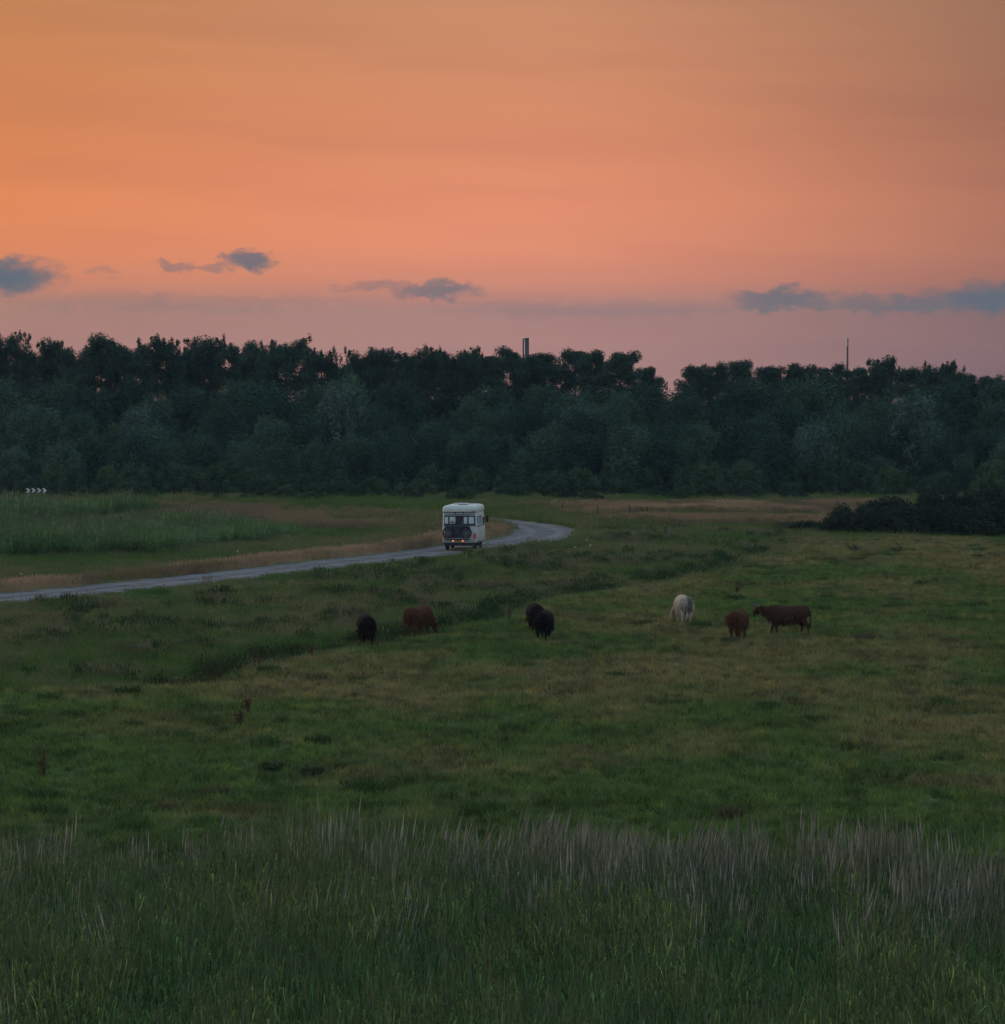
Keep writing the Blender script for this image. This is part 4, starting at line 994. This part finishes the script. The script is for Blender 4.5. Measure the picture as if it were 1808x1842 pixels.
cow('dark red brown cow with long horns, walking sideways', at(1418, 1145), R(180 - 5), .98, c_redd, [(.92, 0, 1.0, .20, .15), (1.03, 0, 1.03, .16, .12)], ((1.12, 0, 1.13), (1.40, 0, .92)), 7, {'hl': -.20, 'hr': .14, 'fl': -.12, 'fr': .16}, .0, horn=1.25, bulk=.95)

# ------------------------------------------------------------------ chevron board, posts, mast, tower
m_board = mat_basic('black_board', (.014, .014, .016), .5, .3); m_chev = mat_basic('white_chevron', (.50, .49, .48), .5, .3); m_wood = mat_basic('grey_wood', (.075, .065, .055), .9, .1, var=.3, scale=9); m_pale = mat_basic('pale_post', (.16, .155, .15), .7, .2)
p = ground(66, 913); sg = tag(empty('chevron_sign', (p.x, p.y, h1(p.x, p.y) + .15)), 'black board with white chevrons pointing sideways, in the far meadow', 'sign')
bd = MB().box((0, 0, 1.12), (1.95, .04, .42)).build('board', m_board, sg)
for i in range(4):
    x0 = -.94 + i * .47
    mb = MB(); y = -.024
    mb.add([(x0, y, 1.31), (x0 + .22, y, 1.31), (x0 + .42, y, 1.12), (x0 + .22, y, .93), (x0, y, .93), (x0 + .16, y, 1.12)], [(0, 5, 2, 1), (5, 4, 3, 2)]); mb.build('chevron', m_chev, bd)
for x0 in (-.7, .7): MB().tube([(x0, .04, -.4), (x0, .05, 1.3)], .025, 8).build('post', m_steel, sg)
def post(px, py, hgt, w_, mat, label, name='fence_post'):
    p = ground(px, py); rr = np.random.default_rng(int(px)); t_ = rr.normal(size=2) * .025
    o = MB().tube([(0, 0, -.15), (t_[0] * .5, t_[1] * .5, hgt * .5), (t_[0], t_[1], hgt - .02), (t_[0], t_[1], hgt)], [w_, w_ * .96, w_ * .92, w_ * .7], 8).build(name, mat, None)
    o.location = (p.x, p.y, h1(p.x, p.y)); tag(o, label, 'post', 'fence posts in the far meadow')
post(1197, 972, .95, .12, m_wood, 'stout dark wooden post at the pasture corner')
post(1204, 971, .75, .03, m_pale, 'thin pale stake beside the stout dark post', 'stake')
for i, (px, py, hh) in enumerate([(945, 931, .9), (1012, 932, 1.15), (1075, 933, .95), (1133, 934, 1.0), (1165, 934, .95), (1192, 935, .9)]):
    post(px, py, hh, .045, m_wood, f'thin grey fence post beyond the bend, {ORD[i]} from the camper')
post(869, 1024, .95, .035, m_wood, 'thin grey stake on the near verge below the camper', 'stake')
post(787, 949, 1.0, .05, m_pale, 'pale grey post beyond the lane, just beside the camper', 'stake')
# mast and tower far behind the wood
d = 900; x = (1524 - 904) / F_PX * d; top = EYE + (HOR - 608) / F_PX * d
ms = tag(empty('radio_mast', (x, d, 0)), 'thin grey mast above the skyline trees', 'mast')
MB().tube([(0, 0, -.5), (0, 0, top * .6), (0, 0, top)], [.35, .28, .22], 10).build('pole', m_wood, ms)
MB().tube([(0, 0, top - 2.2), (0, 0, top - .05)], .30, 8).build('antenna', m_steel, ms)
d = 1100; x = (946 - 904) / F_PX * d; top = EYE + (HOR - 608) / F_PX * d
m_conc = mat_basic('grey_concrete', (.045, .047, .055), .9, .2, scale=.6)
tw = tag(empty('tower', (x, d, 0)), 'grey concrete tower top peeking over the skyline trees', 'tower')
MB().box((.35, 0, top / 2), (1.35, 1.5, top)).build('shaft', m_conc, tw, bevel=.05)
MB().box((-.85, .2, top / 2 - .1), (.5, .9, top - .2)).build('stair_shaft', m_conc, tw, bevel=.05)
MB().box((-.2, .1, top - .35), (1.2, .6, .3)).build('bridge', m_conc, tw)

# ------------------------------------------------------------------ single weeds that stand out
m_weed = mat_leaf('weed_leaves', [(.040, .066, .036), (.060, .090, .046), (.095, .110, .060)], trans=.25)
m_dock = mat_leaf('dock_stalks', [(.050, .026, .018), (.085, .042, .028), (.11, .06, .04)], trans=.1)
def leafy(seed, H, Rc, n=420):
    g_ = np.random.default_rng(seed); pts = []
    mb = MB()
    for i in range(9):
        a = g_.random() * 6.28; e = np.array((math.cos(a) * Rc * (.4 + .6 * g_.random()), math.sin(a) * Rc * (.4 + .6 * g_.random()), H * (.6 + .4 * g_.random())))
        mb.tube([(0, 0, -.05), e * (.4, .4, .55), e], [.014, .01, .004], 5); t_ = g_.random((n // 9, 1)) ** .7
        pts.append(e * t_ + g_.normal(size=(n // 9, 3)) * .10 * H * (1.1 - .5 * t_))
    c_ = np.concatenate(pts); c_[:, 2] = np.abs(c_[:, 2]); return mb.mesh('stems', m_weed), c_, g_
def dock(seed, H):
    g_ = np.random.default_rng(seed); pts = []; mb = MB()
    for i in range(5):
        a = g_.random() * 6.28; q = .22 * g_.random(); e = np.array((math.cos(a) * q, math.sin(a) * q, H * (.7 + .3 * g_.random()))); mb.tube([(0, 0, -.05), e], [.01, .004], 5)
        t_ = .35 + .65 * g_.random((70, 1)); pts.append(e * t_ + g_.normal(size=(70, 3)) * .03)
    return mb.mesh('stems', m_dock), np.concatenate(pts), g_
WEED = [(915, 1028, .75, .5, 'leafy green weed with pale tips on the verge, below the bend'), (1076, 1018, .7, .6, 'leafy weed clump on the bank right of the bend'), (595, 1120, .6, .45, 'dark leafy weed on the bank above the leftmost black cow'),
        (712, 1052, .6, .6, 'dark weed clump on the bank below the lane, left of the camper'), (1540, 992, .45, .9, 'low dark weed patch before the bramble mound'), (808, 1034, .7, .45, 'leafy green weed on the verge directly below the camper'),
        (150, 1110, .7, 1.0, 'broad dark nettle clump beside the lane, leftmost on the verge'), (390, 1095, .7, .9, 'broad dark nettle clump beside the lane, below its middle stretch'), (1310, 1000, .7, .8, 'dark leafy clump at the upper end of the ditch'), (870, 1110, .7, .5, 'dark leafy weed at the ditch between rust and black cows'),
        (1615, 994, .4, .5, 'low weed tuft before the bramble mound, farther from its tapered end'), (490, 1392, .35, .35, 'dark green tuft in the pasture, the left one of a close pair'), (560, 1398, .38, .4, 'dark green tuft in the pasture, the right one of a close pair')]
for i, (px, py, H, Rc, lab) in enumerate(WEED):
    p = ground(px, py); me, c_, g_ = leafy(700 + i, H, Rc); o = tag(empty('weed', (p.x, p.y, h1(p.x, p.y))), lab, 'weed', 'weeds on the bank and pasture')
    link(bpy.data.objects.new('stems', me), o); link(bpy.data.objects.new('leaves', leaf_mesh('leaves', c_, .055, .4, m_weed, g_, 1.3)), o)
for i, (px, py, H, lab) in enumerate([(78, 1405, .85, 'tall rust brown dock stalk at the pasture, leftmost'), (432, 1312, .6, 'rust brown dock stalk in the pasture below the ditch'), (915, 1118, .6, 'rust brown dock by the ditch, left of the black pair'), (470, 1196, .6, 'rust brown dock at the lower end of the ditch'), (560, 1182, .6, 'rust brown dock in the ditch sedge, left of the leftmost black cow'), (1325, 1072, .5, 'brown dock stalk in the pasture above the ginger cow'), (445, 1290, .5, 'thin brown dock stalk just above another dock in the pasture')]):
    p = ground(px, py); me, c_, g_ = dock(800 + i, H); o = tag(empty('dock_plant', (p.x, p.y, h1(p.x, p.y))), lab, 'plant', 'dock plants')
    link(bpy.data.objects.new('stalks', me), o); link(bpy.data.objects.new('seed_heads', leaf_mesh('seed_heads', c_, .022, .3, m_dock, g_)), o)

# ------------------------------------------------------------------ evening haze
m_haze = bpy.data.materials.new('evening_haze'); m_haze.use_nodes = True; nt = m_haze.node_tree; nt.nodes.clear()
k = N(nt); pv = k.new('ShaderNodeVolumePrincipled'); pv.inputs['Color'].default_value = (.50, .74, 1.0, 1); pv.inputs['Density'].default_value = HAZE; pv.inputs['Anisotropy'].default_value = 0.0
mo = k.new('ShaderNodeOutputMaterial'); k.link(pv.outputs[0], mo.inputs['Volume'])
hz = MB().box((0, 700, 14.5), (1600, 1480, 35)).build('haze', m_haze); tag(hz, 'thin blue evening haze over the meadow', kind='stuff')
